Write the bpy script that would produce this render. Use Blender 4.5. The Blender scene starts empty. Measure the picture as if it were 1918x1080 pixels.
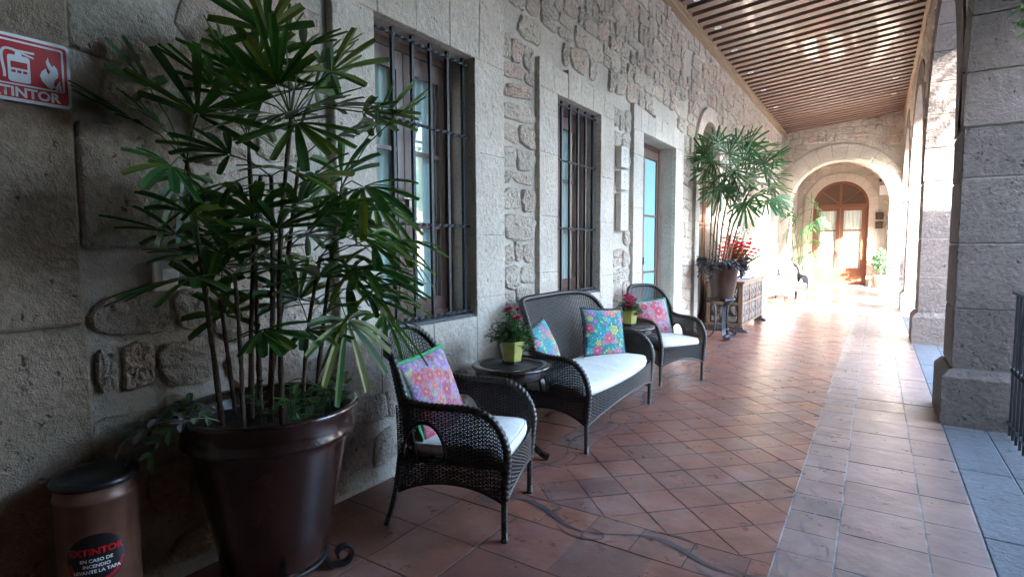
import bpy, bmesh, math, random
import numpy as np
from mathutils import Vector, Matrix, Euler
R = math.radians
PI = math.pi
random.seed(7)
rng = np.random.default_rng(11)
scene = bpy.context.scene
col = scene.collection

# ------------------------------------------------------------------ camera
CAM_H = 1.5
F_PX, PITCH, YAW, ROLL = 1037.84, R(-4.30), R(33.27), R(-0.25)
cam_d = bpy.data.cameras.new('camera')
cam = bpy.data.objects.new('camera', cam_d)
col.objects.link(cam)
cam_d.sensor_width = 36
cam_d.lens = F_PX / 1918 * 36
cam_d.clip_start = 0.05
cam_d.clip_end = 2000
cam.matrix_world = Matrix.Translation((0, 0, CAM_H)) @ Matrix.Rotation(YAW, 4, 'Z') @ Matrix.Rotation(PI / 2 + PITCH, 4, 'X') @ Matrix.Rotation(ROLL, 4, 'Z')
scene.camera = cam
CM = cam.matrix_world.to_3x3()

# ------------------------------------------------------------------ light
SUN_TO = Vector((1.1, -1.0, 0.54)).normalized()      # towards the sun
SUN_EL = math.asin(SUN_TO.z)
world = bpy.data.worlds.new('World')
scene.world = world
world.use_nodes = True
wn = world.node_tree
bg = wn.nodes['Background']
sky = wn.nodes.new('ShaderNodeTexSky')
sky.sky_type = 'NISHITA'
sky.sun_disc = False
sky.sun_elevation = SUN_EL
sky.sun_rotation = math.atan2(SUN_TO.x, SUN_TO.y)
sky.air_density = 1.0
sky.dust_density = 1.0
wn.links.new(sky.outputs[0], bg.inputs[0])
bg.inputs[1].default_value = 0.15
sd = bpy.data.lights.new('sun', 'SUN')
sd.energy = 2.0
sd.angle = R(0.5)
sd.color = (1.0, 0.95, 0.88)
sun = bpy.data.objects.new('sun', sd)
sun.rotation_euler = (-SUN_TO).to_track_quat('-Z', 'Y').to_euler()
col.objects.link(sun)
scene.view_settings.view_transform = 'Standard'
scene.view_settings.look = 'None'
scene.view_settings.gamma = 1
scene.view_settings.use_curve_mapping = False
scene.view_settings.exposure = 5.78
scene.render.engine = 'CYCLES'
scene.cycles.max_bounces = 9
scene.cycles.diffuse_bounces = 6
scene.cycles.glossy_bounces = 4
scene.cycles.transparent_max_bounces = 12
scene.cycles.sample_clamp_indirect = 8
scene.cycles.caustics_reflective = False
scene.cycles.caustics_refractive = False

# ------------------------------------------------------------------ helpers
def tag(o, label=None, cat=None, group=None, kind=None):
    if label: o['label'] = label
    if cat: o['category'] = cat
    if group: o['group'] = group
    if kind: o['kind'] = kind
    return o

def empty(name, loc=(0, 0, 0), rz=0, **k):
    o = bpy.data.objects.new(name, None)
    o.location = loc
    o.rotation_euler = (0, 0, rz)
    o.empty_display_size = 0.1
    col.objects.link(o)
    return tag(o, **k)

def link(name, me, mats, parent=None, loc=None, rot=None, scale=None):
    o = bpy.data.objects.new(name, me)
    col.objects.link(o)
    if parent: o.parent = parent
    if loc is not None: o.location = loc
    if rot is not None: o.rotation_euler = rot
    if scale is not None: o.scale = scale
    if mats is not None and len(me.materials) == 0:
        for m in (mats if isinstance(mats, (list, tuple)) else [mats]):
            me.materials.append(m)
    return o

class MB:
    """collects geometry, then links it as one mesh"""
    def __init__(s):
        s.v = []; s.f = []; s.mi = []; s.cur = 0
    def add(s, vs, fs):
        b = len(s.v)
        s.v.extend([tuple(p) for p in vs])
        for f in fs:
            s.f.append(tuple(i + b for i in f)); s.mi.append(s.cur)
        return s
    def box(s, a, b, M=None):
        (x0, y0, z0), (x1, y1, z1) = a, b
        vs = [(x0, y0, z0), (x1, y0, z0), (x1, y1, z0), (x0, y1, z0), (x0, y0, z1), (x1, y0, z1), (x1, y1, z1), (x0, y1, z1)]
        if M is not None: vs = [M @ Vector(p) for p in vs]
        return s.add(vs, [(0, 3, 2, 1), (4, 5, 6, 7), (0, 1, 5, 4), (1, 2, 6, 5), (2, 3, 7, 6), (3, 0, 4, 7)])
    def lathe(s, prof, n=24, c=(0, 0, 0), caps=True, sides=None, rot=0):
        vs = []; fs = []
        for r, z in prof:
            for i in range(n):
                a = 2 * PI * i / n + rot
                vs.append((c[0] + r * math.cos(a), c[1] + r * math.sin(a), c[2] + z))
        m = len(prof)
        for j in range(m - 1):
            for i in range(n):
                k = (i + 1) % n
                fs.append((j * n + i, j * n + k, (j + 1) * n + k, (j + 1) * n + i))
        if caps:
            fs.append(tuple(range(n))[::-1]); fs.append(tuple((m - 1) * n + i for i in range(n)))
        return s.add(vs, fs)
    def tube(s, pts, r, n=6, cap=True, closed=False):
        P = [Vector(p) for p in pts]; m = len(P)
        rr = r if hasattr(r, '__len__') else [r] * m
        vs = []; fs = []; up = None
        for i in range(m):
            if closed: t = P[(i + 1) % m] - P[i - 1]
            else: t = P[min(i + 1, m - 1)] - P[max(i - 1, 0)]
            if t.length < 1e-9: t = Vector((0, 0, 1))
            t.normalize()
            if up is None:
                up = Vector((0, 0, 1)) if abs(t.z) < 0.9 else Vector((1, 0, 0))
            a = up - t * up.dot(t)
            if a.length < 1e-6: a = t.orthogonal()
            a.normalize(); up = a; b = t.cross(a)
            for k in range(n):
                q = 2 * PI * k / n
                vs.append(P[i] + (a * math.cos(q) + b * math.sin(q)) * rr[i])
        for i in range(m if closed else m - 1):
            j = (i + 1) % m
            for k in range(n):
                l = (k + 1) % n
                fs.append((i * n + k, i * n + l, j * n + l, j * n + k))
        if cap and not closed:
            fs.append(tuple(range(n))[::-1]); fs.append(tuple((m - 1) * n + k for k in range(n)))
        return s.add(vs, fs)
    def bar(s, pts, side, a, b):
        """sweep a rectangle: half width a along side, half thickness b across"""
        P = [Vector(p) for p in pts]; side = Vector(side).normalized(); vs = []; fs = []
        m = len(P)
        for i in range(m):
            t = (P[min(i + 1, m - 1)] - P[max(i - 1, 0)]).normalized()
            nn = side.cross(t).normalized()
            for u, w in ((-1, -1), (1, -1), (1, 1), (-1, 1)):
                vs.append(P[i] + side * (a * u) + nn * (b * w))
        for i in range(m - 1):
            for k in range(4):
                l = (k + 1) % 4
                fs.append((i * 4 + k, i * 4 + l, i * 4 + 4 + l, i * 4 + 4 + k))
        fs.append((3, 2, 1, 0)); fs.append(tuple((m - 1) * 4 + k for k in range(4)))
        return s.add(vs, fs)
    def mesh(s, name, smooth=False):
        me = bpy.data.meshes.new(name)
        me.from_pydata(s.v, [], s.f)
        if smooth: me.polygons.foreach_set('use_smooth', [True] * len(s.f))
        if any(s.mi): me.polygons.foreach_set('material_index', s.mi)
        me.update()
        return me
    def build(s, name, mats, parent=None, smooth=False, **k):
        return link(name, s.mesh(name, smooth), mats, parent, **k)

def ray(u, v):
    return CM @ Vector(((u - 959) / F_PX, -(v - 540) / F_PX, -1.0))
def at_x(u, v, X):
    d = ray(u, v); t = X / d.x
    return Vector((X, d.y * t, CAM_H + d.z * t))
def at_d(u, v, Xc, Yc, off=0.0):
    """the point seen at u, v on the upright plane through (Xc, Yc) that faces the viewpoint"""
    n = Vector((Xc, Yc, 0)).normalized(); d = ray(u, v)
    t = (Vector((Xc, Yc, 0)).length + off) / d.dot(n)
    return Vector((0, 0, CAM_H)) + d * t

# ------------------------------------------------------------------ materials
def new_mat(name):
    m = bpy.data.materials.new(name); m.use_nodes = True
    nt = m.node_tree
    return m, nt, nt.nodes['Principled BSDF']
def N(nt, t, **k):
    n = nt.nodes.new(t)
    for a, b in k.items(): setattr(n, a, b)
    return n
def L(nt, a, b): nt.links.new(a, b)
def ramp(nt, stops, fac=None, interp='LINEAR'):
    r = N(nt, 'ShaderNodeValToRGB'); cr = r.color_ramp; cr.interpolation = interp
    while len(cr.elements) < len(stops): cr.elements.new(0.5)
    for e, (p, c) in zip(cr.elements, stops):
        e.position = p; e.color = (*c, 1) if len(c) == 3 else c
    if fac is not None: L(nt, fac, r.inputs[0])
    return r
def mix(nt, a, b, fac, mode='MIX'):
    m = N(nt, 'ShaderNodeMix', data_type='RGBA', blend_type=mode)
    for sock, v in ((m.inputs[0], fac), (m.inputs[6], a), (m.inputs[7], b)):
        if hasattr(v, 'is_output'): L(nt, v, sock)
        elif isinstance(v, (int, float)): sock.default_value = v
        else: sock.default_value = (*v, 1)
    return m.outputs[2]
def noise(nt, vec, scale, detail=4, rough=0.6, dist=0):
    n = N(nt, 'ShaderNodeTexNoise'); n.inputs['Scale'].default_value = scale
    n.inputs['Detail'].default_value = detail; n.inputs['Roughness'].default_value = rough
    n.inputs['Distortion'].default_value = dist
    L(nt, vec, n.inputs['Vector']); return n.outputs[0]
def math_(nt, op, a, b=None, clamp=False):
    n = N(nt, 'ShaderNodeMath', operation=op, use_clamp=clamp)
    for i, v in enumerate((a, b)):
        if v is None: continue
        if hasattr(v, 'is_output'): L(nt, v, n.inputs[i])
        else: n.inputs[i].default_value = v
    return n.outputs[0]
def rand(nt):
    g = N(nt, 'ShaderNodeNewGeometry'); o = N(nt, 'ShaderNodeObjectInfo')
    return math_(nt, 'FRACT', math_(nt, 'ADD', g.outputs['Random Per Island'], o.outputs['Random']))

def stone_mat(name, cols, bump=1.0, pit=1.0, rough=0.9, spread=0.25, stain=None, coarse=9.0):
    m, nt, p = new_mat(name)
    pos = N(nt, 'ShaderNodeNewGeometry').outputs['Position']
    base = ramp(nt, [(i / (len(cols) - 1), c) for i, c in enumerate(cols)], rand(nt)).outputs[0]
    n1 = noise(nt, pos, 2.3, 5); n2 = noise(nt, pos, 28, 6, 0.7); n3 = noise(nt, pos, 150, 3, 0.7)
    v = ramp(nt, [(0.3, (1 - spread,) * 3), (0.7, (1 + spread,) * 3)], n2).outputs[0]
    c = mix(nt, base, v, 1.0, 'MULTIPLY')
    v2 = ramp(nt, [(0.3, (0.86, 0.84, 0.82)), (0.7, (1.12, 1.12, 1.12))], n1).outputs[0]
    c = mix(nt, c, v2, 1.0, 'MULTIPLY')
    if stain:
        sn = ramp(nt, [(0.62, (0, 0, 0)), (0.75, (1, 1, 1))], noise(nt, pos, 2.1, 5, 0.65)).outputs[0]
        c = mix(nt, c, stain, math_(nt, 'MULTIPLY', sn, 0.45))
    vo = N(nt, 'ShaderNodeTexVoronoi'); vo.inputs['Scale'].default_value = 24; vo.inputs['Randomness'].default_value = 1
    wv = N(nt, 'ShaderNodeVectorMath', operation='ADD'); L(nt, pos, wv.inputs[0])
    cn = N(nt, 'ShaderNodeTexNoise'); cn.inputs['Scale'].default_value = 30; L(nt, pos, cn.inputs['Vector'])
    sc = N(nt, 'ShaderNodeVectorMath', operation='SCALE'); sc.inputs['Scale'].default_value = 0.05
    L(nt, cn.outputs['Color'], sc.inputs[0]); L(nt, sc.outputs[0], wv.inputs[1]); L(nt, wv.outputs[0], vo.inputs['Vector'])
    sel = ramp(nt, [(0.55, (0, 0, 0)), (0.7, (1, 1, 1))], noise(nt, pos, 11, 2)).outputs[0]
    pits = ramp(nt, [(0.12, (0, 0, 0)), (0.34, (1, 1, 1))], vo.outputs['Distance']).outputs[0]
    pits = mix(nt, (1, 1, 1), pits, sel)
    c = mix(nt, mix(nt, c, (0.5, 0.47, 0.45), 1.0, 'MULTIPLY'), c, pits)
    h = math_(nt, 'ADD', math_(nt, 'MULTIPLY', noise(nt, pos, coarse, 6, 0.65), 1.6),
              math_(nt, 'ADD', math_(nt, 'MULTIPLY', n2, 1.0), math_(nt, 'MULTIPLY', n3, 0.22)))
    h = math_(nt, 'ADD', h, math_(nt, 'MULTIPLY', pits, 0.55 * pit))
    b = N(nt, 'ShaderNodeBump'); b.inputs['Strength'].default_value = 1.0; b.inputs['Distance'].default_value = 0.02 * bump
    L(nt, h, b.inputs['Height']); L(nt, b.outputs[0], p.inputs['Normal'])
    L(nt, c, p.inputs['Base Color']); p.inputs['Roughness'].default_value = rough
    p.inputs['Specular IOR Level'].default_value = 0.25
    return m

def plain(name, c, rough=0.5, metal=0.0, var=0.0, vscale=20, bump=0.0, bscale=60, spec=0.5, coat=0.0):
    m, nt, p = new_mat(name)
    p.inputs['Base Color'].default_value = (*c, 1); p.inputs['Roughness'].default_value = rough
    p.inputs['Metallic'].default_value = metal; p.inputs['Specular IOR Level'].default_value = spec
    p.inputs['Coat Weight'].default_value = coat
    pos = N(nt, 'ShaderNodeNewGeometry').outputs['Position']
    if var:
        r = ramp(nt, [(0.3, tuple(x * (1 - var) for x in c)), (0.7, tuple(min(1, x * (1 + var)) for x in c))], noise(nt, pos, vscale, 5))
        L(nt, r.outputs[0], p.inputs['Base Color'])
    if bump:
        b = N(nt, 'ShaderNodeBump'); b.inputs['Distance'].default_value = bump
        L(nt, noise(nt, pos, bscale, 4), b.inputs['Height']); L(nt, b.outputs[0], p.inputs['Normal'])
    return m

def wood_mat(name, c1, c2, rough=0.4, stretch=(8, 8, 1.2), coat=0.0):
    m, nt, p = new_mat(name)
    pos = N(nt, 'ShaderNodeNewGeometry').outputs['Position']
    mp = N(nt, 'ShaderNodeMapping'); mp.inputs['Scale'].default_value = stretch; L(nt, pos, mp.inputs['Vector'])
    n = noise(nt, mp.outputs[0], 6, 6, 0.6, 1.5)
    c = ramp(nt, [(0.3, c1), (0.7, c2)], n).outputs[0]
    rr = rand(nt); v = ramp(nt, [(0, (0.8, 0.8, 0.8)), (1, (1.15, 1.12, 1.1))], rr).outputs[0]
    L(nt, mix(nt, c, v, 1.0, 'MULTIPLY'), p.inputs['Base Color'])
    p.inputs['Roughness'].default_value = rough; p.inputs['Coat Weight'].default_value = coat
    b = N(nt, 'ShaderNodeBump'); b.inputs['Distance'].default_value = 0.002; L(nt, n, b.inputs['Height']); L(nt, b.outputs[0], p.inputs['Normal'])
    return m

M = {}
M['rubble'] = stone_mat('rubble_stone', [(0.53, 0.465, 0.39), (0.57, 0.495, 0.41), (0.60, 0.53, 0.45), (0.55, 0.48, 0.405), (0.59, 0.46, 0.38), (0.58, 0.51, 0.43), (0.55, 0.475, 0.40)], bump=2.3, pit=1.8)
M['ashlar'] = stone_mat('dressed_stone', [(0.51, 0.455, 0.39), (0.545, 0.485, 0.415), (0.52, 0.47, 0.405), (0.55, 0.475, 0.40)], bump=0.62, pit=1.3, spread=0.15, stain=(0.42, 0.24, 0.09), coarse=14)
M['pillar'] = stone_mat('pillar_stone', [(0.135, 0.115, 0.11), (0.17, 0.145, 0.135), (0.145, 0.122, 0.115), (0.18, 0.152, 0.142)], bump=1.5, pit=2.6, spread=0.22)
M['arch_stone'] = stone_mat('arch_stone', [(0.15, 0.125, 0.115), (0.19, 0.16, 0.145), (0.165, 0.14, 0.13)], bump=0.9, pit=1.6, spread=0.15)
M['pilaster'] = stone_mat('pilaster_stone', [(0.38, 0.295, 0.22), (0.42, 0.33, 0.25)], bump=1.7, pit=2.0, spread=0.2)
M['mortar'] = stone_mat('mortar', [(0.44, 0.395, 0.34), (0.46, 0.415, 0.355)], bump=0.75, pit=0.2, spread=0.10, coarse=5)
M['joint'] = stone_mat('grey_joint', [(0.21, 0.21, 0.21), (0.23, 0.23, 0.225)], bump=0.35, pit=0.1, spread=0.08)
M['threshold'] = stone_mat('threshold_stone', [(0.085, 0.09, 0.10), (0.105, 0.11, 0.12), (0.095, 0.10, 0.11)], bump=0.6, pit=2.6, spread=0.22, rough=0.75)
M['plaster'] = stone_mat('lime_plaster', [(0.50, 0.48, 0.45), (0.52, 0.50, 0.47)], bump=0.15, pit=0.0, spread=0.06)
M['paving'] = stone_mat('courtyard_paving', [(0.36, 0.33, 0.29), (0.40, 0.36, 0.32)], bump=0.3, pit=0.3)

def tile_mat(worn_sheen=False):
    m, nt, p = new_mat('worn_sheen_terracotta' if worn_sheen else 'terracotta')
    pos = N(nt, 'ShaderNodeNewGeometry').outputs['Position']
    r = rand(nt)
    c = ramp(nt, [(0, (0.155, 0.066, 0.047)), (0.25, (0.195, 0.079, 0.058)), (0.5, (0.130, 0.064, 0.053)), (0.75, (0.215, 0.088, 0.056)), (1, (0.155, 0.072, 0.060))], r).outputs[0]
    if worn_sheen: c = mix(nt, c, (0.20, 0.158, 0.142), 0.62)  # pale mix: wear, plus sky sheen painted into the colour
    n1 = noise(nt, pos, 5, 5, 0.6)
    c = mix(nt, c, ramp(nt, [(0.3, (0.72, 0.72, 0.75)), (0.7, (1.25, 1.2, 1.15))], n1).outputs[0], 1.0, 'MULTIPLY')
    dust = ramp(nt, [(0.5, (0, 0, 0)), (0.8, (1, 1, 1))], noise(nt, pos, 2.2, 6, 0.7)).outputs[0]
    c = mix(nt, c, (0.30, 0.24, 0.22), math_(nt, 'MULTIPLY', dust, 0.5))
    L(nt, c, p.inputs['Base Color'])
    rr = ramp(nt, [(0.3, (0.24,) * 3), (0.75, (0.44,) * 3)], noise(nt, pos, 7, 5, 0.7)).outputs[0]
    L(nt, rr, p.inputs['Roughness'])
    b = N(nt, 'ShaderNodeBump'); b.inputs['Distance'].default_value = 0.004
    h = math_(nt, 'ADD', math_(nt, 'MULTIPLY', noise(nt, pos, 6, 3), 1.4), math_(nt, 'MULTIPLY', noise(nt, pos, 60, 4), 0.12))
    L(nt, h, b.inputs['Height']); L(nt, b.outputs[0], p.inputs['Normal'])
    return m
M['tile'] = tile_mat()
M['tile_worn_sheen'] = tile_mat(True)
M['grout_dark'] = plain('dark_grout', (0.055, 0.046, 0.042), 0.9, var=0.3, vscale=14, bump=0.002)
M['grout_pale'] = plain('pale_grout', (0.22, 0.21, 0.20), 0.9, var=0.7, vscale=5, bump=0.002)
M['inlay'] = plain('grey_inlay', (0.055, 0.050, 0.054), 0.45, var=0.25, vscale=30)
M['inlay_pale'] = plain('faint_inlay', (0.17, 0.13, 0.12), 0.45, var=0.2, vscale=30)
M['slat'] = wood_mat('slat_wood', (0.125, 0.070, 0.048), (0.205, 0.125, 0.092), 0.38, (1.0, 9, 9), coat=0.25)
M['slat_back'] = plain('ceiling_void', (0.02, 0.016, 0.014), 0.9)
M['cornice'] = wood_mat('cornice_wood', (0.24, 0.17, 0.10), (0.32, 0.23, 0.14), 0.5, (9, 1.0, 9))
M['wood'] = wood_mat('window_wood', (0.09, 0.050, 0.040), (0.15, 0.085, 0.066), 0.35)
M['door_wood'] = wood_mat('door_wood', (0.14, 0.055, 0.030), (0.21, 0.085, 0.045), 0.35)
M['iron'] = plain('black_iron', (0.022, 0.022, 0.027), 0.42, 0.5, bump=0.0015, bscale=90)
M['iron_grey'] = plain('grey_iron', (0.055, 0.06, 0.07), 0.38, 0.75, var=0.2)
M['wicker'] = plain('dark_wicker', (0.024, 0.018, 0.016), 0.38, var=0.3, vscale=120, spec=0.55)
M['wicker_white'] = plain('white_wicker', (0.60, 0.58, 0.55), 0.5)
M['wicker_under'] = plain('wicker_liner', (0.012, 0.010, 0.009), 0.8)
M['cushion'] = plain('cream_canvas', (0.66, 0.65, 0.62), 0.85, var=0.05, vscale=8, bump=0.012, bscale=9)
M['glaze'] = plain('brown_glaze', (0.028, 0.012, 0.010), 0.20, var=0.7, vscale=4, bump=0.004, bscale=7, coat=0.35)
M['pot_bronze'] = plain('bronze_pot', (0.060, 0.038, 0.030), 0.30, 0.25, var=0.3, vscale=10)
M['soil'] = plain('potting_soil', (0.035, 0.024, 0.018), 0.95, var=0.5, vscale=60, bump=0.01, bscale=50)
M['stem'] = plain('fibrous_stem', (0.085, 0.052, 0.032), 0.9, var=0.5, vscale=70, bump=0.006, bscale=110)
M['stem_green'] = plain('green_stalk', (0.055, 0.10, 0.03), 0.5)
M['bin'] = plain('copper_paint', (0.17, 0.078, 0.052), 0.42, 0.3, var=0.3, vscale=9, bump=0.0015, bscale=14)
M['black'] = plain('black_plastic', (0.012, 0.012, 0.013), 0.3)
M['sticker_red'] = plain('sticker_red', (0.30, 0.012, 0.02), 0.4)
M['red'] = plain('sign_red', (0.50, 0.008, 0.015), 0.35)
M['white'] = plain('white_paint', (0.78, 0.79, 0.80), 0.4)
M['brass'] = plain('metal_pull', (0.3, 0.28, 0.25), 0.35, 0.9)
M['tabletop'] = plain('dark_lacquer', (0.022, 0.016, 0.014), 0.24, var=0.2, vscale=40, coat=0.3)
M['table_weave'] = plain('woven_top', (0.035, 0.026, 0.022), 0.4, var=0.6, vscale=160, bump=0.003, bscale=180)
M['lime_pot'] = plain('lime_green_glaze', (0.36, 0.35, 0.095), 0.35, var=0.15, vscale=25, bump=0.002, bscale=40)
M['pink'] = plain('pink_petal', (0.62, 0.03, 0.16), 0.55)
M['crimson'] = plain('crimson_petal', (0.62, 0.02, 0.035), 0.5)
M['carving'] = plain('dark_carving', (0.030, 0.028, 0.032), 0.5, var=0.4, vscale=40)
M['chest_wood'] = wood_mat('walnut_wood', (0.085, 0.052, 0.033), (0.15, 0.095, 0.062), 0.45, (4, 1.2, 4))
M['tablet'] = plain('carved_tablet', (0.50, 0.47, 0.41), 0.7, var=0.15, vscale=25, bump=0.003)
M['tablet_cut'] = plain('tablet_cut', (0.12, 0.11, 0.10), 0.8)
M['green_trim'] = plain('green_trim', (0.02, 0.26, 0.10), 0.7, bump=0.003, bscale=120)
M['black_trim'] = plain('navy_trim', (0.012, 0.014, 0.022), 0.8, bump=0.003, bscale=120)
M['blue_cloth'] = plain('blue_cloth', (0.03, 0.10, 0.42), 0.8, var=0.3, vscale=20)
M['throw'] = plain('cream_throw', (0.62, 0.58, 0.50), 0.9, bump=0.004, bscale=60)
M['curtain'] = plain('sheer_curtain', (0.62, 0.78, 0.76), 0.8)
M['curtain_white'] = plain('white_sheer', (0.70, 0.76, 0.73), 0.8)
M['frosted'] = plain('frosted_glass', (0.24, 0.44, 0.46), 0.16, spec=0.6)
M['room'] = plain('dark_room', (0.05, 0.045, 0.04), 0.9)
M['brown_glass'] = plain('dim_glass', (0.11, 0.07, 0.05), 0.12, spec=0.6)
M['roof_tile'] = plain('roof_clay', (0.30, 0.13, 0.08), 0.85, var=0.3)
M['bark'] = plain('bark', (0.10, 0.075, 0.055), 0.9, var=0.4, bump=0.01)
M['lamp_lens'] = plain('lamp_lens', (0.6, 0.6, 0.58), 0.2)
M['trail'] = None

def glass_mat(base=0.20):
    m, nt, p = new_mat('window_glass')
    nt.nodes.remove(p)
    out = nt.nodes['Material Output']
    t = N(nt, 'ShaderNodeBsdfTransparent'); t.inputs[0].default_value = (0.94, 0.97, 0.96, 1)
    g = N(nt, 'ShaderNodeBsdfGlossy'); g.inputs['Roughness'].default_value = 0.02
    lw0 = N(nt, 'ShaderNodeLayerWeight'); lw0.inputs['Blend'].default_value = 0.5
    fac = math_(nt, 'ADD', math_(nt, 'MULTIPLY', math_(nt, 'POWER', lw0.outputs['Facing'], 4.0), 0.80), base)
    mx = N(nt, 'ShaderNodeMixShader')
    L(nt, fac, mx.inputs[0]); L(nt, t.outputs[0], mx.inputs[1]); L(nt, g.outputs[0], mx.inputs[2]); L(nt, mx.outputs[0], out.inputs[0])
    return m
M['glass'] = glass_mat()
M['door_glass'] = glass_mat(0.05)

def leaf_mat(name, cols, rough=0.35, trans=0.25, spec=0.5):
    m, nt, p = new_mat(name)
    out = nt.nodes['Material Output']
    g = N(nt, 'ShaderNodeNewGeometry')
    r = rand(nt)
    c = ramp(nt, [(i / (len(cols) - 1), q) for i, q in enumerate(cols)], r).outputs[0]
    c = mix(nt, c, ramp(nt, [(0.3, (0.8, 0.8, 0.8)), (0.7, (1.2, 1.2, 1.2))], noise(nt, g.outputs['Position'], 9, 3)).outputs[0], 1.0, 'MULTIPLY')
    L(nt, c, p.inputs['Base Color']); p.inputs['Roughness'].default_value = rough; p.inputs['Specular IOR Level'].default_value = spec
    tr = N(nt, 'ShaderNodeBsdfTranslucent')
    L(nt, mix(nt, c, (1.2, 1.5, 0.5), 1.0, 'MULTIPLY'), tr.inputs[0])
    mx = N(nt, 'ShaderNodeMixShader'); mx.inputs[0].default_value = trans
    L(nt, p.outputs[0], mx.inputs[1]); L(nt, tr.outputs[0], mx.inputs[2]); L(nt, mx.outputs[0], out.inputs[0])
    return m
M['palm'] = leaf_mat('palm_leaf', [(0.024, 0.072, 0.018), (0.040, 0.115, 0.026), (0.028, 0.085, 0.028), (0.07, 0.14, 0.028), (0.12, 0.13, 0.03)], 0.30, 0.28)
M['palm_far'] = leaf_mat('palm_leaf_pale', [(0.045, 0.10, 0.045), (0.05, 0.12, 0.06), (0.07, 0.14, 0.055)], 0.38, 0.25)
M['leafy'] = leaf_mat('bush_leaf', [(0.035, 0.09, 0.025), (0.06, 0.12, 0.03), (0.04, 0.10, 0.04)], 0.45, 0.25)
M['purple'] = leaf_mat('purple_leaf', [(0.035, 0.026, 0.055), (0.06, 0.07, 0.075), (0.08, 0.11, 0.11), (0.10, 0.03, 0.085), (0.03, 0.045, 0.05)], 0.4, 0.1)
M['trail'] = leaf_mat('trailing_leaf', [(0.05, 0.13, 0.05), (0.12, 0.20, 0.12), (0.04, 0.10, 0.04), (0.30, 0.20, 0.30)], 0.4, 0.2)
M['tree_leaf'] = leaf_mat('tree_leaf', [(0.05, 0.10, 0.02), (0.08, 0.14, 0.03)], 0.45, 0.3)

def vcol_mat(name, rough=0.8):
    m, nt, p = new_mat(name)
    a = N(nt, 'ShaderNodeVertexColor'); a.layer_name = 'Col'
    L(nt, a.outputs[0], p.inputs['Base Color']); p.inputs['Roughness'].default_value = rough
    pos = N(nt, 'ShaderNodeNewGeometry').outputs['Position']
    b = N(nt, 'ShaderNodeBump'); b.inputs['Distance'].default_value = 0.002
    L(nt, noise(nt, pos, 240, 3), b.inputs['Height']); L(nt, b.outputs[0], p.inputs['Normal'])
    p.inputs['Sheen Weight'].default_value = 0.15
    return m
M['embroidery'] = vcol_mat('floral_embroidery')

# ================================================================== SETTING
XW = -2.60            # left wall face (mortar)
XA = 0.56             # inner face of the arcade
XO = 1.25             # outer face of the arcade
YE = 19.35            # face of the cross arch
YD = 24.0             # face of the far door wall
Y0 = -1.6             # wall behind the viewpoint

def ceil_z(x): return 4.93 + (x - XW) * 0.095

# ---------------- ground and floor base
g = MB(); g.add([(-200, -200, -0.12), (200, -200, -0.12), (200, 400, -0.12), (-200, 400, -0.12)], [(0, 1, 2, 3)])
tag(g.build('ground', M['paving']), kind='structure')
g = MB(); g.box((XO + 0.0, 1.2, -0.10), (21.5, 28.0, -0.03))
tag(g.build('courtyard_paving', M['paving']), kind='structure')

floor = empty('terracotta_floor', (0, 0, 0), kind='structure')
g = MB(); g.box((XW, Y0, -0.10), (-0.36, YD, -0.0032)); g.build('grout', M['grout_dark'], floor)
g = MB(); g.box((-0.36, Y0, -0.10), (0.512, YD, -0.0028)); g.build('grout', M['grout_pale'], floor)

def clip_poly(poly, axis, val, keep_greater):
    out = []
    for i in range(len(poly)):
        a, b = poly[i], poly[(i + 1) % len(poly)]
        ina = (a[axis] >= val) if keep_greater else (a[axis] <= val)
        inb = (b[axis] >= val) if keep_greater else (b[axis] <= val)
        if ina: out.append(a)
        if ina != inb:
            t = (val - a[axis]) / (b[axis] - a[axis])
            out.append((a[0] + t * (b[0] - a[0]), a[1] + t * (b[1] - a[1])))
    return out
def clip_rect(poly, x0, x1, y0, y1):
    for ax, v, kg in ((0, x0, True), (0, x1, False), (1, y0, True), (1, y1, False)):
        poly = clip_poly(poly, ax, v, kg)
        if len(poly) < 3: return None
    return poly
def inset(poly, d):
    c = Vector((sum(p[0] for p in poly) / len(poly), sum(p[1] for p in poly) / len(poly)))
    n = len(poly); out = []
    area = sum(poly[i][0] * poly[(i + 1) % n][1] - poly[(i + 1) % n][0] * poly[i][1] for i in range(n))
    sgn = 1 if area > 0 else -1
    for i in range(n):
        p0, p1, p2 = Vector(poly[i - 1]), Vector(poly[i]), Vector(poly[(i + 1) % n])
        e1 = (p1 - p0); e2 = (p2 - p1)
        if e1.length < 1e-6 or e2.length < 1e-6: out.append(tuple(p1)); continue
        e1.normalize(); e2.normalize()
        n1 = Vector((-e1.y, e1.x)) * sgn; n2 = Vector((-e2.y, e2.x)) * sgn
        k = 1 + n1.dot(n2)
        out.append(tuple(p1 + (n1 + n2) * (d / max(k, 0.3))))
    return out
def poly_area(p): return abs(sum(p[i][0] * p[(i + 1) % len(p)][1] - p[(i + 1) % len(p)][0] * p[i][1] for i in range(len(p)))) / 2
tiles = []
def tile(poly, gap):
    if poly is None or poly_area(poly) < 0.0015: return
    tiles.append(inset(poly, gap / 2))
def rect(x0, x1, y0, y1): return [(x0, y0), (x1, y0), (x1, y1), (x0, y1)]
FX0, FX1, FY0, FY1 = -1.74, -0.355, 2.77, 18.9
s = 0.178            # half diagonal of a lozenge tile
for i in range(-2, 12):
    for j in range(0, 96):
        cx = FX0 + i * s; cy = FY0 + j * s
        if (i + j) % 2: continue
        tile(clip_rect([(cx, cy - s), (cx + s, cy), (cx, cy + s), (cx - s, cy)], FX0, FX1, FY0, FY1), 0.009)
def rows(x0, x1, y0, y1, p, gap, ph=0.0):
    y = y0 - ph
    while y < y1:
        tile(clip_rect(rect(x0, x1, y, y + p), x0, x1, y0, y1), gap); y += p
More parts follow.
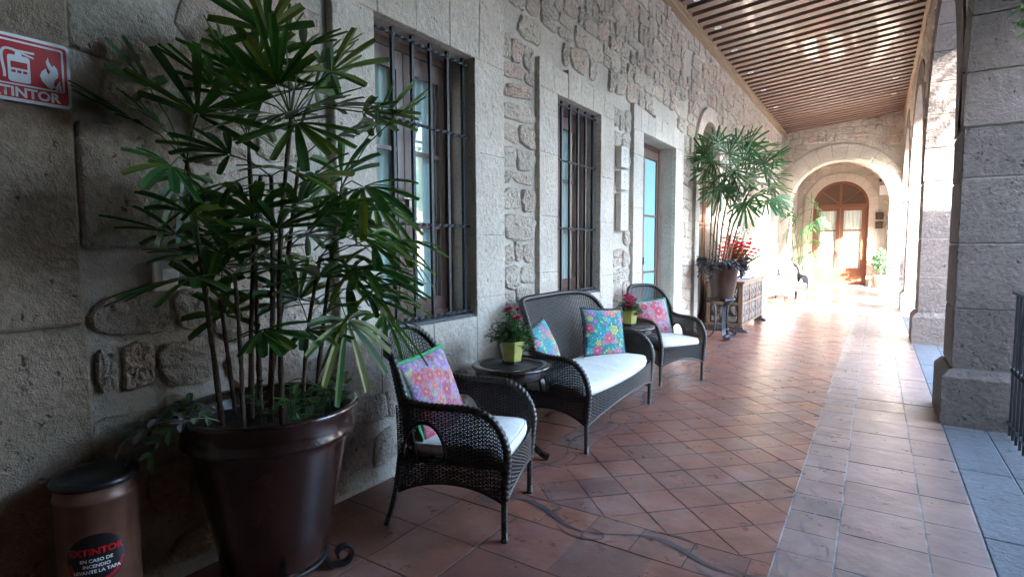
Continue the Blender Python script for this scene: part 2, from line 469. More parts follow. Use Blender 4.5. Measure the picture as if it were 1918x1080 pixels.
rows(-0.355, -0.11, Y0, YD, 0.252, 0.008)
rows(-0.11, 0.27, Y0, YD, 0.384, 0.009, 0.11)
rows(0.27, 0.512, Y0, YD, 0.384, 0.008, 0.11)
rows(-2.02, -1.74, 2.51, 18.9, 0.37, 0.006)
rows(-2.405, -2.02, 2.51, 18.9, 0.385, 0.007)
rows(XW, -2.405, 2.51, 18.9, 0.385, 0.007)
x = -1.74 - 0.28
while x < -0.36:
    tile(clip_rect(rect(x, x + 0.262, 2.51, 2.77), -2.02, -0.355, 2.51, 2.77), 0.006); x += 0.262
for k, y in enumerate([2.14, 1.76, 1.38, 1.0, 0.62, 0.24, -0.14, -0.52, -0.9, -1.28, -1.66]):
    for x in [-2.79, -2.405, -2.015, -1.62, -1.235, -0.85, -0.46]:
        tile(clip_rect(rect(x, x + 0.392, y, y + 0.38), XW, -0.355, Y0, 2.51), 0.008)
y = 18.9
while y < YD:
    x = XW
    while x < -0.36:
        tile(clip_rect(rect(x, x + 0.384, y, y + 0.384), XW, -0.355, 18.9, YD), 0.008); x += 0.384
    y += 0.384
def tile_geo(mb, p, z):
    q = inset(p, 0.0006); n = len(p)
    vs = [(a, b, -0.03) for a, b in p] + [(a, b, z - 0.0004) for a, b in p] + [(a, b, z) for a, b in q]
    fs = [tuple(2 * n + i for i in range(n))]
    for i in range(n):
        j = (i + 1) % n
        fs += [(i, j, n + j, n + i), (n + i, n + j, 2 * n + j, 2 * n + i)]
    mb.add(vs, fs)
def view_size(c, area):
    d = Vector((c[0], c[1], -CAM_H)); v = CM.transposed() @ d
    if v.z > -0.3: return 0
    u, w = v.x / -v.z * F_PX, v.y / -v.z * F_PX
    if abs(u) > 1000 or abs(w) > 580: return 0
    return area * CAM_H / d.length ** 3
sc_t = []
for p in tiles:
    c = (sum(q[0] for q in p) / len(p), sum(q[1] for q in p) / len(p))
    sc_t.append((view_size(c, poly_area(p)), p))
sc_t.sort(key=lambda t: -t[0])
rest = MB()
for k, (sz, p) in enumerate(sc_t):
    z = random.uniform(-0.0015, 0.0015)
    cxm = sum(q[0] for q in p) / len(p)
    if k < 300:
        mb = MB(); tile_geo(mb, p, z); mb.build('tile', M['tile_worn_sheen' if cxm > -0.355 else 'tile'], floor)
    else:
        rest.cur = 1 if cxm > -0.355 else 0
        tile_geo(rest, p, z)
tag(rest.build('tile', [M['tile'], M['tile_worn_sheen']], floor), kind='stuff')

# inlaid scrolls in the border tiles
def ribbon(mb, pts, w, z=0.0030):
    vs = []; fs = []; m = len(pts)
    for i in range(m):
        t = Vector(pts[min(i + 1, m - 1)]) - Vector(pts[max(i - 1, 0)]); t.normalize()
        nn = Vector((-t.y, t.x)); ww = w[i] if hasattr(w, '__len__') else w
        for sgn in (-1, 1):
            q = Vector(pts[i]) + nn * (ww * sgn); vs.append((q.x, q.y, z))
    for i in range(m - 1): fs.append((2 * i, 2 * i + 1, 2 * i + 3, 2 * i + 2))
    mb.add(vs, fs)
def scroll_run(mb, p0, p1, amp, wl, wmax, off=0.0, ph=0.0, curls=True, z=0.003):
    p0, p1 = Vector(p0), Vector(p1); d = p1 - p0; ln = d.length; t = d / ln; nn = Vector((-t.y, t.x))
    k = 0; a = 0.0
    while a < ln - 0.02:
        b = min(a + wl, ln); pts = []; ws = []
        for i in range(25):
            f = i / 24; q = a + (b - a) * f
            pts.append(tuple(p0 + t * q + nn * (off + amp * math.sin(2 * PI * (f + ph)) * (1 if k % 2 == 0 else 0.8))))
            ws.append(wmax * (0.25 + 0.75 * math.sin(PI * min(1, f * 1.25)) ** 1.5))
        ribbon(mb, pts, ws, z)
        if curls:
            for sgn, f0 in ((1, 0.30), (-1, 0.72)):
                c = a + (b - a) * f0; pts = []; ws = []
                for i in range(22):
                    f = i / 21; th = f * 1.5 * PI
                    rr = 0.36 * wl * 0.5 * (1 - 0.45 * f)
                    pts.append(tuple(p0 + t * (c + rr * math.sin(th) * 1.3) + nn * (off * 0.4 + sgn * (0.012 + 0.62 * rr * (1 - math.cos(th))))))
                    ws.append(wmax * 0.34 * math.sin(PI * (0.08 + 0.9 * f)))
                ribbon(mb, pts, ws, z)
        a = b; k += 1
def flourish(mb, c, r, w, z=0.003):
    for k in range(5):
        pts = []
        for i in range(20):
            th = i / 19 * 1.6 * PI + k * 1.3
            rr = r * (0.25 + 0.17 * k) * (1 + 0.2 * math.sin(3 * th))
            pts.append((c[0] + rr * math.cos(th), c[1] + rr * math.sin(th)))
        ribbon(mb, pts, w, z + 0.0002 * k)
mb = MB()
scroll_run(mb, (-1.86, 2.63), (-0.36, 2.65), 0.075, 0.80, 0.018)
mb.build('scroll_inlay', M['inlay'], floor)
mb = MB(); scroll_run(mb, (-1.87, 2.80), (-1.87, 18.8), 0.065, 0.80, 0.017)
flourish(mb, (-1.88, 2.66), 0.11, 0.004)
mb.build('scroll_inlay', M['inlay'], floor)
mb = MB(); scroll_run(mb, (-0.235, 0.4), (-0.235, 18.8), 0.055, 0.55, 0.008)
flourish(mb, (-0.24, 2.62), 0.09, 0.003); flourish(mb, (-0.24, 3.6), 0.07, 0.003)
mb.build('scroll_inlay', M['inlay_pale'], floor)

# ---------------- stone threshold under the arcade
thr = empty('stone_threshold', (0, 0, 0), kind='structure')
y = Y0; xs = [0.516, 0.80, 1.42]
while y < YD:
    ln = random.uniform(0.8, 1.3)
    for i in range(2):
        mb = MB(); p = rect(xs[i] + 0.003, xs[i + 1] - 0.003, y + 0.004, y + ln - 0.004)
        q = inset(p, 0.006); n = 4
        zz = -0.004 - 0.002 * i
        vs = [(a, b, -0.1) for a, b in p] + [(a, b, zz - 0.006) for a, b in p] + [(a, b, zz) for a, b in q]
        fs = [(8, 9, 10, 11)]
        for k in range(4):
            j = (k + 1) % 4; fs += [(k, j, 4 + j, 4 + k), (4 + k, 4 + j, 8 + j, 8 + k)]
        mb.add(vs, fs); mb.build('slab', M['threshold'], thr)
    y += ln
mb = MB(); mb.box((0.514, Y0, -0.1), (1.41, YD, -0.012)); mb.build('bedding', M['joint'], thr)

# ---------------- generic wall with openings (column method)
def wall_mesh(mb, to3, u0, u1, z0, z1, ops, depth, back=False, ztop=None):
    """ops: (ua, ub, zbottom, top) ; top a number or (spring, apex) for a round arch"""
    cuts = {u0, u1}
    for a, b, zb, tp in ops:
        cuts |= {a, b}
        if isinstance(tp, tuple):
            for i in range(1, 24):
                cuts.add((a + b) / 2 - (b - a) / 2 * math.cos(PI * i / 24))
    cuts = sorted(c for c in cuts if u0 <= c <= u1)
    def top(op, u):
        a, b, zb, tp = op
        if isinstance(tp, tuple):
            h = (b - a) / 2; x = (u - (a + b) / 2) / h
            return tp[0] + (tp[1] - tp[0]) * math.sqrt(max(0, 1 - x * x))
        return tp
    def quad(a, b, c, d):
        mb.add([a, b, c, d], [(0, 1, 2, 3)])
    zt = ztop or (lambda u: z1)
    for i in range(len(cuts) - 1):
        a, b = cuts[i], cuts[i + 1]; m = (a + b) / 2
        hit = [o for o in ops if o[0] < m < o[1]]
        for dd in ([0, depth] if back else [0]):
            if hit:
                o = hit[0]
                if o[2] > z0 + 1e-4: quad(to3(a, z0, dd), to3(b, z0, dd), to3(b, o[2], dd), to3(a, o[2], dd))
                quad(to3(a, top(o, a), dd), to3(b, top(o, b), dd), to3(b, zt(b), dd), to3(a, zt(a), dd))
            else:
                quad(to3(a, z0, dd), to3(b, z0, dd), to3(b, zt(b), dd), to3(a, zt(a), dd))
        if hit:
            o = hit[0]
            quad(to3(a, top(o, a), 0), to3(b, top(o, b), 0), to3(b, top(o, b), depth), to3(a, top(o, a), depth))
            if o[2] > z0 + 1e-4: quad(to3(a, o[2], 0), to3(b, o[2], 0), to3(b, o[2], depth), to3(a, o[2], depth))
    for o in ops:
        for u in (o[0], o[1]):
            tt = top(o, u)
            quad(to3(u, o[2], 0), to3(u, tt, 0), to3(u, tt, depth), to3(u, o[2], depth))

# ---------------- stones
def stone_shape(seed, n=16, rings=3):
    r = random.Random(seed); vs = []; fs = []
    ph = [r.uniform(0, 6.28) for _ in range(4)]
    sq = r.uniform(3.2, 7.0)
    def rad(a):
        c, s_ = abs(math.cos(a)), abs(math.sin(a))
        q = (c ** sq + s_ ** sq) ** (-1 / sq)
        return 0.5 * q * (1 + 0.07 * math.sin(2 * a + ph[0]) + 0.06 * math.sin(3 * a + ph[1]) + 0.04 * math.sin(5 * a + ph[2]) + r.uniform(-0.028, 0.028))
    rr = [rad(2 * PI * i / n) for i in range(n)]
    lay = [(1.0, -0.3), (0.985, 0.55), (0.93, 0.9), (0.64, 1.0), (0.32, 1.05)]
    for li, (k, h) in enumerate(lay):
        for i in range(n):
            a = 2 * PI * i / n
            hh = h + (r.uniform(-0.26, 0.26) if li >= 2 else 0)
            vs.append((rr[i] * k * math.cos(a), rr[i] * k * math.sin(a), hh))
    vs.append((0, 0, 1.0 + r.uniform(-0.1, 0.1)))
    for l in range(len(lay) - 1):
        for i in range(n):
            j = (i + 1) % n
            fs.append((l * n + i, l * n + j, (l + 1) * n + j, (l + 1) * n + i))
    b = (len(lay) - 1) * n
    for i in range(n): fs.append((b + i, b + (i + 1) % n, len(vs) - 1))
    return vs, fs
SHAPES = [stone_shape(i) for i in range(26)]
SMESH = {}
def stone_mesh(k, key):
    if (k, key) not in SMESH:
        mb = MB(); mb.add(*SHAPES[k]); me = mb.mesh('stone', False); me.materials.append(M[key]); SMESH[(k, key)] = me
    return SMESH[(k, key)]

def layout(u0, u1, z0, z1, hfun, blocked, seed, fill=0.90):
    """courses of uneven stones; returns (u, z, w, h, rot)"""
    r = random.Random(seed); out = []
    z = z0
    while z < z1 - 0.03:
        h = hfun(r)
        u = u0 - r.uniform(0, 0.2)
        while u < u1:
            w = h * r.choice([0.6, 0.8, 0.9, 1.0, 1.25, 1.5, 1.7]) * r.uniform(0.85, 1.15)
            if r.random() < 0.22:      # two small ones instead
                for q in (0.26, 0.74):
                    out.append((u + w / 2, z + h * q + r.uniform(-0.01, 0.01), w * 0.86, h * 0.44, r.uniform(-0.12, 0.12)))
            else:
                out.append((u + w / 2, z + h / 2 + r.uniform(-0.025, 0.025), w - 0.022, h - 0.022 + r.uniform(-0.02, 0.012), r.uniform(-0.14, 0.14)))
            u += w + r.uniform(0.0, 0.03)
        z += h
    res = []
    for (u, z, w, h, a) in out:
        w *= 1.09; h *= 1.09
        if z - h / 2 < z0 + 0.0 or z + h / 2 > z1 + 0.04: continue
        if u - w / 2 < u0 or u + w / 2 > u1: continue
        if blocked(u, z, w, h): continue
        if r.random() > fill + 0.08: continue
        res.append((u, z, w, h, a))
    return res

stone_count = {}
def place_stones(lst, parent, frame, proud, key, limit=300, seed=3):
    """frame(u, z) -> (origin, 3x3 matrix columns u, z, outwards)"""
    r = random.Random(seed)
    sc_ = []
    for s_ in lst:
        o, mt = frame(s_[0], s_[1]); v = CM.transposed() @ (o - Vector((0, 0, CAM_H)))
        n = mt.col[2]; d = (o - Vector((0, 0, CAM_H)))
        size = s_[2] * s_[3] * max(0, -n.dot(d)) / d.length ** 3
        if v.z > -0.3 or abs(v.x / -v.z * F_PX) > 1010 or abs(v.y / -v.z * F_PX) > 590: size = 0
        sc_.append((size, s_))
    sc_.sort(key=lambda t: -t[0])
    rest = MB()
    for k, (sz, (u, z, w, h, a)) in enumerate(sc_):
        o, mt = frame(u, z); pr = proud * r.uniform(0.6, 1.35); q = r.randrange(26); fl = r.choice((-1, 1))
        rot = Matrix.Rotation(a + (PI if r.random() < 0.5 else 0), 3, 'Z')
        m4 = (mt @ rot @ Matrix.Diagonal((w * fl, h, pr))).to_4x4(); m4.translation = o
        if k < limit and sz > 0:
            ob = link('stone', stone_mesh(q, key), None, parent); ob.matrix_local = m4
        else:
            vs, fs = SHAPES[q]; rest.add([m4 @ Vector(p) for p in vs], fs)
    if rest.v:
        tag(rest.build('stone', M[key], parent), kind='stuff')

def block_geo(mb, a, b, bev=0.006, jit=0.0, taper=None):
    """cut block: box with bevelled edges. a,b corners"""
    (x0, y0, z0), (x1, y1, z1) = a, b
    vs = []
    for (bx, by, bz) in ((0, bev, bev), (bev, 0, bev), (bev, bev, 0)):
        for sx in (0, 1):
            for sy in (0, 1):
                for sz_ in (0, 1):
                    vs.append((x1 - bx if sx else x0 + bx, y1 - by if sy else y0 + by, z1 - bz if sz_ else z0 + bz))
    bm = bmesh.new()
    for p in vs: bm.verts.new(p)
    bmesh.ops.convex_hull(bm, input=bm.verts)
    bmesh.ops.dissolve_limit(bm, angle_limit=0.01, verts=bm.verts, edges=bm.edges)
    bm.verts.index_update()
    mb.add([v.co.copy() for v in bm.verts], [tuple(v.index for v in f.verts) for f in bm.faces])
    bm.free()
def block(name, a, b, mat, parent, bev=0.004):
    mb = MB(); block_geo(mb, a, b, bev); return mb.build(name, mat, parent)

# ================================================================== LEFT WALL
lw = empty('stone_wall', (0, 0, 0), label='long rubble stone wall on the left pierced by barred windows and doors', cat='wall')
W1 = (2.40, 3.39, 0.97, 2.90); W2 = (4.68, 5.66, 1.0, 2.92); D3 = (6.98, 8.36, 0.0, 2.95)
A4 = (9.72, 11.12, 0.0, (3.0, 3.70)); A5 = (13.9, 15.1, 0.0, (2.8, 3.4)); A6 = (17.2, 18.3, 0.0, (2.8, 3.35))
mb = MB()
wall_mesh(mb, lambda u, z, d: (XW - d, u, z), Y0, YD, -0.1, 5.3, [W1, W2, D3, A4, A5, A6], 0.34)
mb.build('mortar_face', M['mortar'], lw)
mb = MB(); mb.box((XW - 2.6, Y0 - 0.5, -0.1), (XW - 2.5, YD, 5.4)); mb.box((XW - 2.6, Y0 - 0.5, 5.2), (XW - 0.34, YD, 5.4))
mb.box((XW - 2.6, Y0 - 0.5, -0.1), (XW - 0.34, YD, -0.05)); mb.build('room_shell', M['room'], lw)

SUR = []  # surrounds: y0,y1,z0,z1 zones kept clear of rubble
PR = 0.055
def surround(op, y0, y1, ztop, sill_h, n_l):
    ya, yb, zb = op[0], op[1], op[2]; zt = op[3]
    SUR.append((y0, y1, 0 if sill_h is None else zb - sill_h, ztop))
    g_ = 0.0018
    zlo = 0.0 if sill_h is None else zb - sill_h
    fb = MB(); xf_ = XW + PR - 0.007
    fb.box((XW - 0.006, y0 + 0.004, zlo + 0.003), (xf_, ya - 0.002, ztop - 0.04)); fb.box((XW - 0.006, yb + 0.002, zlo + 0.003), (xf_, y1 - 0.004, ztop - 0.04)); fb.box((XW - 0.006, ya - 0.002, zt + 0.004), (xf_, yb + 0.002, ztop - 0.04))
    if sill_h: fb.box((XW - 0.006, ya - 0.002, zlo + 0.003), (xf_, yb + 0.002, zb - 0.006))
    fb.build('mortar_bed', M['mortar'], lw)
    X0, X1 = XW - 0.005, XW + PR
    r = random.Random(int(ya * 100))
    for (p, q) in ((y0, ya), (yb, y1)):
        z = (zb - (sill_h or 0)) if sill_h is not None else 0.0
        zz = [z]
        while zz[-1] < zt - 0.3: zz.append(zz[-1] + r.uniform(0.42, 0.68))
        zz[-1] = zt
        for i in range(len(zz) - 1):
            dx = r.uniform(-0.002, 0.002)
            block('dressed_stone', (X0, p + g_, zz[i] + g_), (X1 + dx, q - g_, zz[i + 1] - g_), M['ashlar'], lw)
    # flat arch of wedge stones
    n = n_l; w = (y1 - y0) / n
    for i in range(n):
        a, b = y0 + w * i + g_, y0 + w * (i + 1) - g_
        k = 0.035
        sa = ((a - (y0 + y1) / 2) / (y1 - y0)) * k * 2; sb = ((b - (y0 + y1) / 2) / (y1 - y0)) * k * 2
        if i == 0: sa = 0
        if i == n - 1: sb = 0
        m_ = MB(); z0_, z1_ = zt + g_, ztop - g_ + r.uniform(-0.03, 0.03)
        e = r.uniform(-0.003, 0.002)
        vs = [(X0, a, z0_), (X0, b, z0_), (X0, b + sb, z1_), (X0, a + sa, z1_)]
        fr = [(X1 - 0.004 + e, a, z0_), (X1 - 0.004 + e, b, z0_), (X1 - 0.004 + e, b + sb, z1_), (X1 - 0.004 + e, a + sa, z1_)]
        ins = [(X1 + e, a + 0.005, z0_ + 0.005), (X1 + e, b - 0.005, z0_ + 0.005), (X1 + e, b + sb - 0.005, z1_ - 0.005), (X1 + e, a + sa + 0.005, z1_ - 0.005)]
        fs = [(8, 9, 10, 11)]
        for t in range(4):
            u = (t + 1) % 4; fs += [(t, u, 4 + u, 4 + t), (4 + t, 4 + u, 8 + u, 8 + t)]
        m_.add(vs + fr + ins, fs); m_.build('dressed_stone', M['ashlar'], lw)
    if sill_h:
        n = 2
        for i in range(n):
            a, b = ya + (yb - ya) * i / n, ya + (yb - ya) * (i + 1) / n
            block('dressed_stone', (X0, a + g_, zb - sill_h + g_), (X1, b - g_, zb - g_), M['ashlar'], lw)
surround(W1, 2.09, 3.78, 3.42, 0.38, 5)
surround(W2, 4.34, 6.02, 3.18, 0.42, 6)
surround(D3, 6.64, 8.75, 3.24, None, 8)
def arch_surround(parent, op, frame, ring=0.30, n=13, key='ashlar', jamb=True, proud=PR):
    ya, yb, zb, (sp, ap) = op; c = (ya + yb) / 2; r0 = (yb - ya) / 2; k = (ap - sp) / r0
    for i in range(n):
        t0, t1 = PI * i / n + 0.006, PI * (i + 1) / n - 0.006
        pin = []; pout = []
        for q in range(4):
            t = t0 + (t1 - t0) * q / 3
            pin.append((c - r0 * math.cos(t), sp + r0 * k * math.sin(t)))
            pout.append((c - (r0 + ring) * math.cos(t), sp + (r0 * k + ring) * math.sin(t)))
        poly = pin + pout[::-1]; m = len(poly); mb = MB()
        q = inset(poly, 0.005)
        vs = [frame(u, z, -0.005) for u, z in poly] + [frame(u, z, proud - 0.004) for u, z in poly] + [frame(u, z, proud) for u, z in q]
        fs = [(2 * m + j, 2 * m + j + 1, 2 * m + m - 2 - j, 2 * m + m - 1 - j) for j in range(3)]
        for j in range(m):
            l = (j + 1) % m; fs += [(j, l, m + l, m + j), (m + j, m + l, 2 * m + l, 2 * m + j)]
        mb.add(vs, fs); mb.build('voussoir', M[key], parent)
    if jamb:
        for (p, q) in ((ya - ring, ya), (yb, yb + ring)):
            z = zb
            while z < sp - 0.2:
                z2 = min(z + 0.55, sp)
                if sp - z2 < 0.25: z2 = sp
                a = frame(p + 0.003, z + 0.003, -0.005); b = frame(q - 0.003, z2 - 0.003, proud)
                lo = tuple(min(x, y) for x, y in zip(a, b)); hi = tuple(max(x, y) for x, y in zip(a, b))
                block('dressed_stone', lo, hi, M[key], parent); z = z2
fl = lambda u, z, d: (XW + d, u, z)
for op in (A4, A5, A6): arch_surround(lw, op, fl, 0.24, 11)

# pilaster near the viewpoint
block('pilaster', (XW - 0.004, -0.6, -0.05), (XW + 0.045, 0.885, 1.20), M['pilaster'], lw, 0.012)
block('pilaster', (XW - 0.004, -0.6, 1.206), (XW + 0.043, 0.88, 2.02), M['pilaster'], lw, 0.012)
block('pilaster', (XW - 0.004, -0.6, 2.026), (XW + 0.046, 0.882, 2.75), M['pilaster'], lw, 0.012)
block('pilaster', (XW - 0.004, -0.6, 2.756), (XW + 0.044, 0.887, 4.2), M['pilaster'], lw, 0.012)
# large cut stones set beside the first window and high up
for (a, b, z0_, z1_) in ((0.890, 1.235, 1.50, 1.99),):
    block('dressed_stone', (XW - 0.004, a, z0_), (XW + 0.036, b, z1_), M['rubble'], lw, 0.012)
for (a, b) in ((3.42, 3.80), (3.83, 4.20), (4.23, 4.62)):
    block('dressed_stone', (XW - 0.004, a, 0.40), (XW + 0.018, b, 0.565), M['ashlar'], lw, 0.008)

EXTRA = [(0.92, 1.24, 1.50, 1.99), (-0.6, 0.9, 0, 4.2), (1.13, 1.25, 1.30, 1.46), (3.42, 4.62, 0.4, 0.565), (6.10, 6.45, 1.6, 2.75)]
def blk_l(u, z, w, h):
    for a, b, c, d in SUR + EXTRA:
        if a - w * 0.5 - 0.01 < u < b + w * 0.5 + 0.01 and c - h * 0.5 - 0.01 < z < d + h * 0.5 + 0.01: return True
    for op in (A4, A5, A6):
        ya, yb, zb, (sp, ap) = op; c = (ya + yb) / 2; rr = (yb - ya) / 2 + 0.27
        if abs(u - c) < rr + w / 2 and z < sp + h / 2: return True
        if ((u - c) / (rr + w * 0.45)) ** 2 + ((z - sp) / (ap - sp + 0.27 + h * 0.45)) ** 2 < 1 and z > sp - 0.1: return True
    return False
NEARST = [(112, 2, 345, 118), (352, -20, 590, 130), (188, 138, 305, 258), (186, 275, 292, 311), (146, 268, 172, 306), (178, 548, 312, 628), (180, 656, 213, 735), (229, 640, 286, 722), (301, 630, 412, 720), (328, 540, 392, 616),
          (352, 152, 470, 300), (322, 330, 372, 500), (480, 175, 590, 300), (385, 320, 470, 430), (480, 320, 600, 420), (380, 440, 470, 530), (480, 440, 590, 540), (400, 550, 500, 640), (510, 560, 610, 650), (430, 650, 560, 740), (575, 665, 640, 730),
          (165, 775, 300, 850), (310, 740, 360, 850), (185, 860, 260, 960), (360, 880, 398, 965), (322, 985, 415, 1040), (280, 860, 350, 960),
          (640, 620, 700, 690), (650, 700, 720, 790), (725, 690, 790, 760), (640, 800, 690, 880), (700, 800, 760, 860), (600, 890, 650, 930)]
st = []
for (ua, va, ub, vb) in NEARST:
    a = at_x(ua, (va + vb) / 2, XW); b = at_x(ub, (va + vb) / 2, XW); um = (a.y + b.y) / 2
    t_, bt = at_x((ua + ub) / 2, va, XW).z, at_x((ua + ub) / 2, vb, XW).z
    st.append((um, (t_ + bt) / 2, abs(b.y - a.y) * 1.06, abs(t_ - bt) * 1.04, random.uniform(-0.05, 0.05)))
def blk_n(u, z, w, h):
    if blk_l(u, z, w, h): return True
    return u < 2.55 and any(abs(u - q[0]) < (w + q[2]) * 0.46 and abs(z - q[1]) < (h + q[3]) * 0.46 for q in NEAR_L)
NEAR_L = list(st)
def strip(u0, u1, z0, z1, seed, skip=None):
    r = random.Random(seed); out = []; z = z0
    while z < z1 - 0.08:
        h = min(r.uniform(0.12, 0.27), z1 - z); k = r.choice([1, 2, 2, 2, 3]); cuts = [0.0] + sorted(r.uniform(0.25, 0.75) for _ in range(k - 1)) + [1.0]
        if k == 3: cuts = [0, r.uniform(0.25, 0.38), r.uniform(0.6, 0.72), 1]
        for i in range(k):
            a, b = u0 + (u1 - u0) * cuts[i], u0 + (u1 - u0) * cuts[i + 1]; w = b - a - 0.012
            if w < 0.07: continue
            q = ((a + b) / 2 + r.uniform(-0.008, 0.008), z + h / 2 + r.uniform(-0.015, 0.015), w * r.uniform(0.9, 1.04), (h - 0.012) * r.uniform(0.8, 1.04), r.uniform(-0.12, 0.12))
            if skip and skip[0] < q[0] < skip[1] and skip[2] < q[1] < skip[3]: continue
            out.append(q)
        z += h
    return out
st = [q for q in st if not any(a < q[0] < b and c < q[1] < d for a, b, c, d in SUR)]
st += layout(0.9, 4.4, 0.02, 3.3, lambda r: r.uniform(0.14, 0.25), blk_n, 5, 0.92)
st += layout(4.4, 6.4, 0.02, 3.2, lambda r: r.uniform(0.13, 0.24), blk_l, 6, 0.9)
st += layout(6.4, 14, 0.02, 3.2, lambda r: r.uniform(0.14, 0.24), blk_l, 8, 0.9)
st += layout(14, 23.8, 0.02, 3.2, lambda r: r.uniform(0.16, 0.26), blk_l, 9, 0.85)
st += layout(0.0, 9.0, 3.25, 4.95, lambda r: r.uniform(0.14, 0.24), blk_l, 15, 0.92)
st += layout(9.0, 19.3, 3.25, 4.95, lambda r: r.uniform(0.15, 0.25), blk_l, 16, 0.92)
mt_l = Matrix(((0, 0, 1), (1, 0, 0), (0, 1, 0)))     # columns: u->Y, z->Z, n->+X
st = [q for q in st if not any(a - 0.1 < q[0] < b + 0.1 and q[1] < 3.15 for a, b in ((3.80, 4.32), (6.04, 6.62), (8.77, 9.42)))]
st += strip(3.80, 4.32, 0.58, 3.3, 71) + strip(6.04, 6.62, 0.1, 3.2, 72, (6.12, 6.46, 1.6, 2.75)) + strip(8.77, 9.42, 0.05, 3.3, 73)
place_stones(st, lw, lambda u, z: (Vector((XW, u, z)), mt_l), 0.026, 'rubble', 300)

# ---------------- windows and doors of the left wall
def box_part(name, a, b, mat, parent): 
    mb = MB(); mb.box(a, b); return mb.build(name, mat, parent)
def pleat(parent, name, mat, axis_pt, u0, u1, z0, z1, horiz='Y', amp=0.02, wl=0.075):
    """hanging sheer with folds. axis_pt: the constant coordinate"""
    n = int((u1 - u0) / wl * 6) + 2; mb = MB(); vs = []; fs = []
    for i in range(n):
        u = u0 + (u1 - u0) * i / (n - 1); o = amp * math.sin(2 * PI * (u - u0) / wl + 0.7 * math.sin(u * 9))
        for z in (z0, z1):
            vs.append((axis_pt + o, u, z) if horiz == 'Y' else (u, axis_pt + o, z))
    for i in range(n - 1): fs.append((2 * i, 2 * i + 2, 2 * i + 3, 2 * i + 1))
    mb.add(vs, fs); return mb.build(name, mat, parent, True)

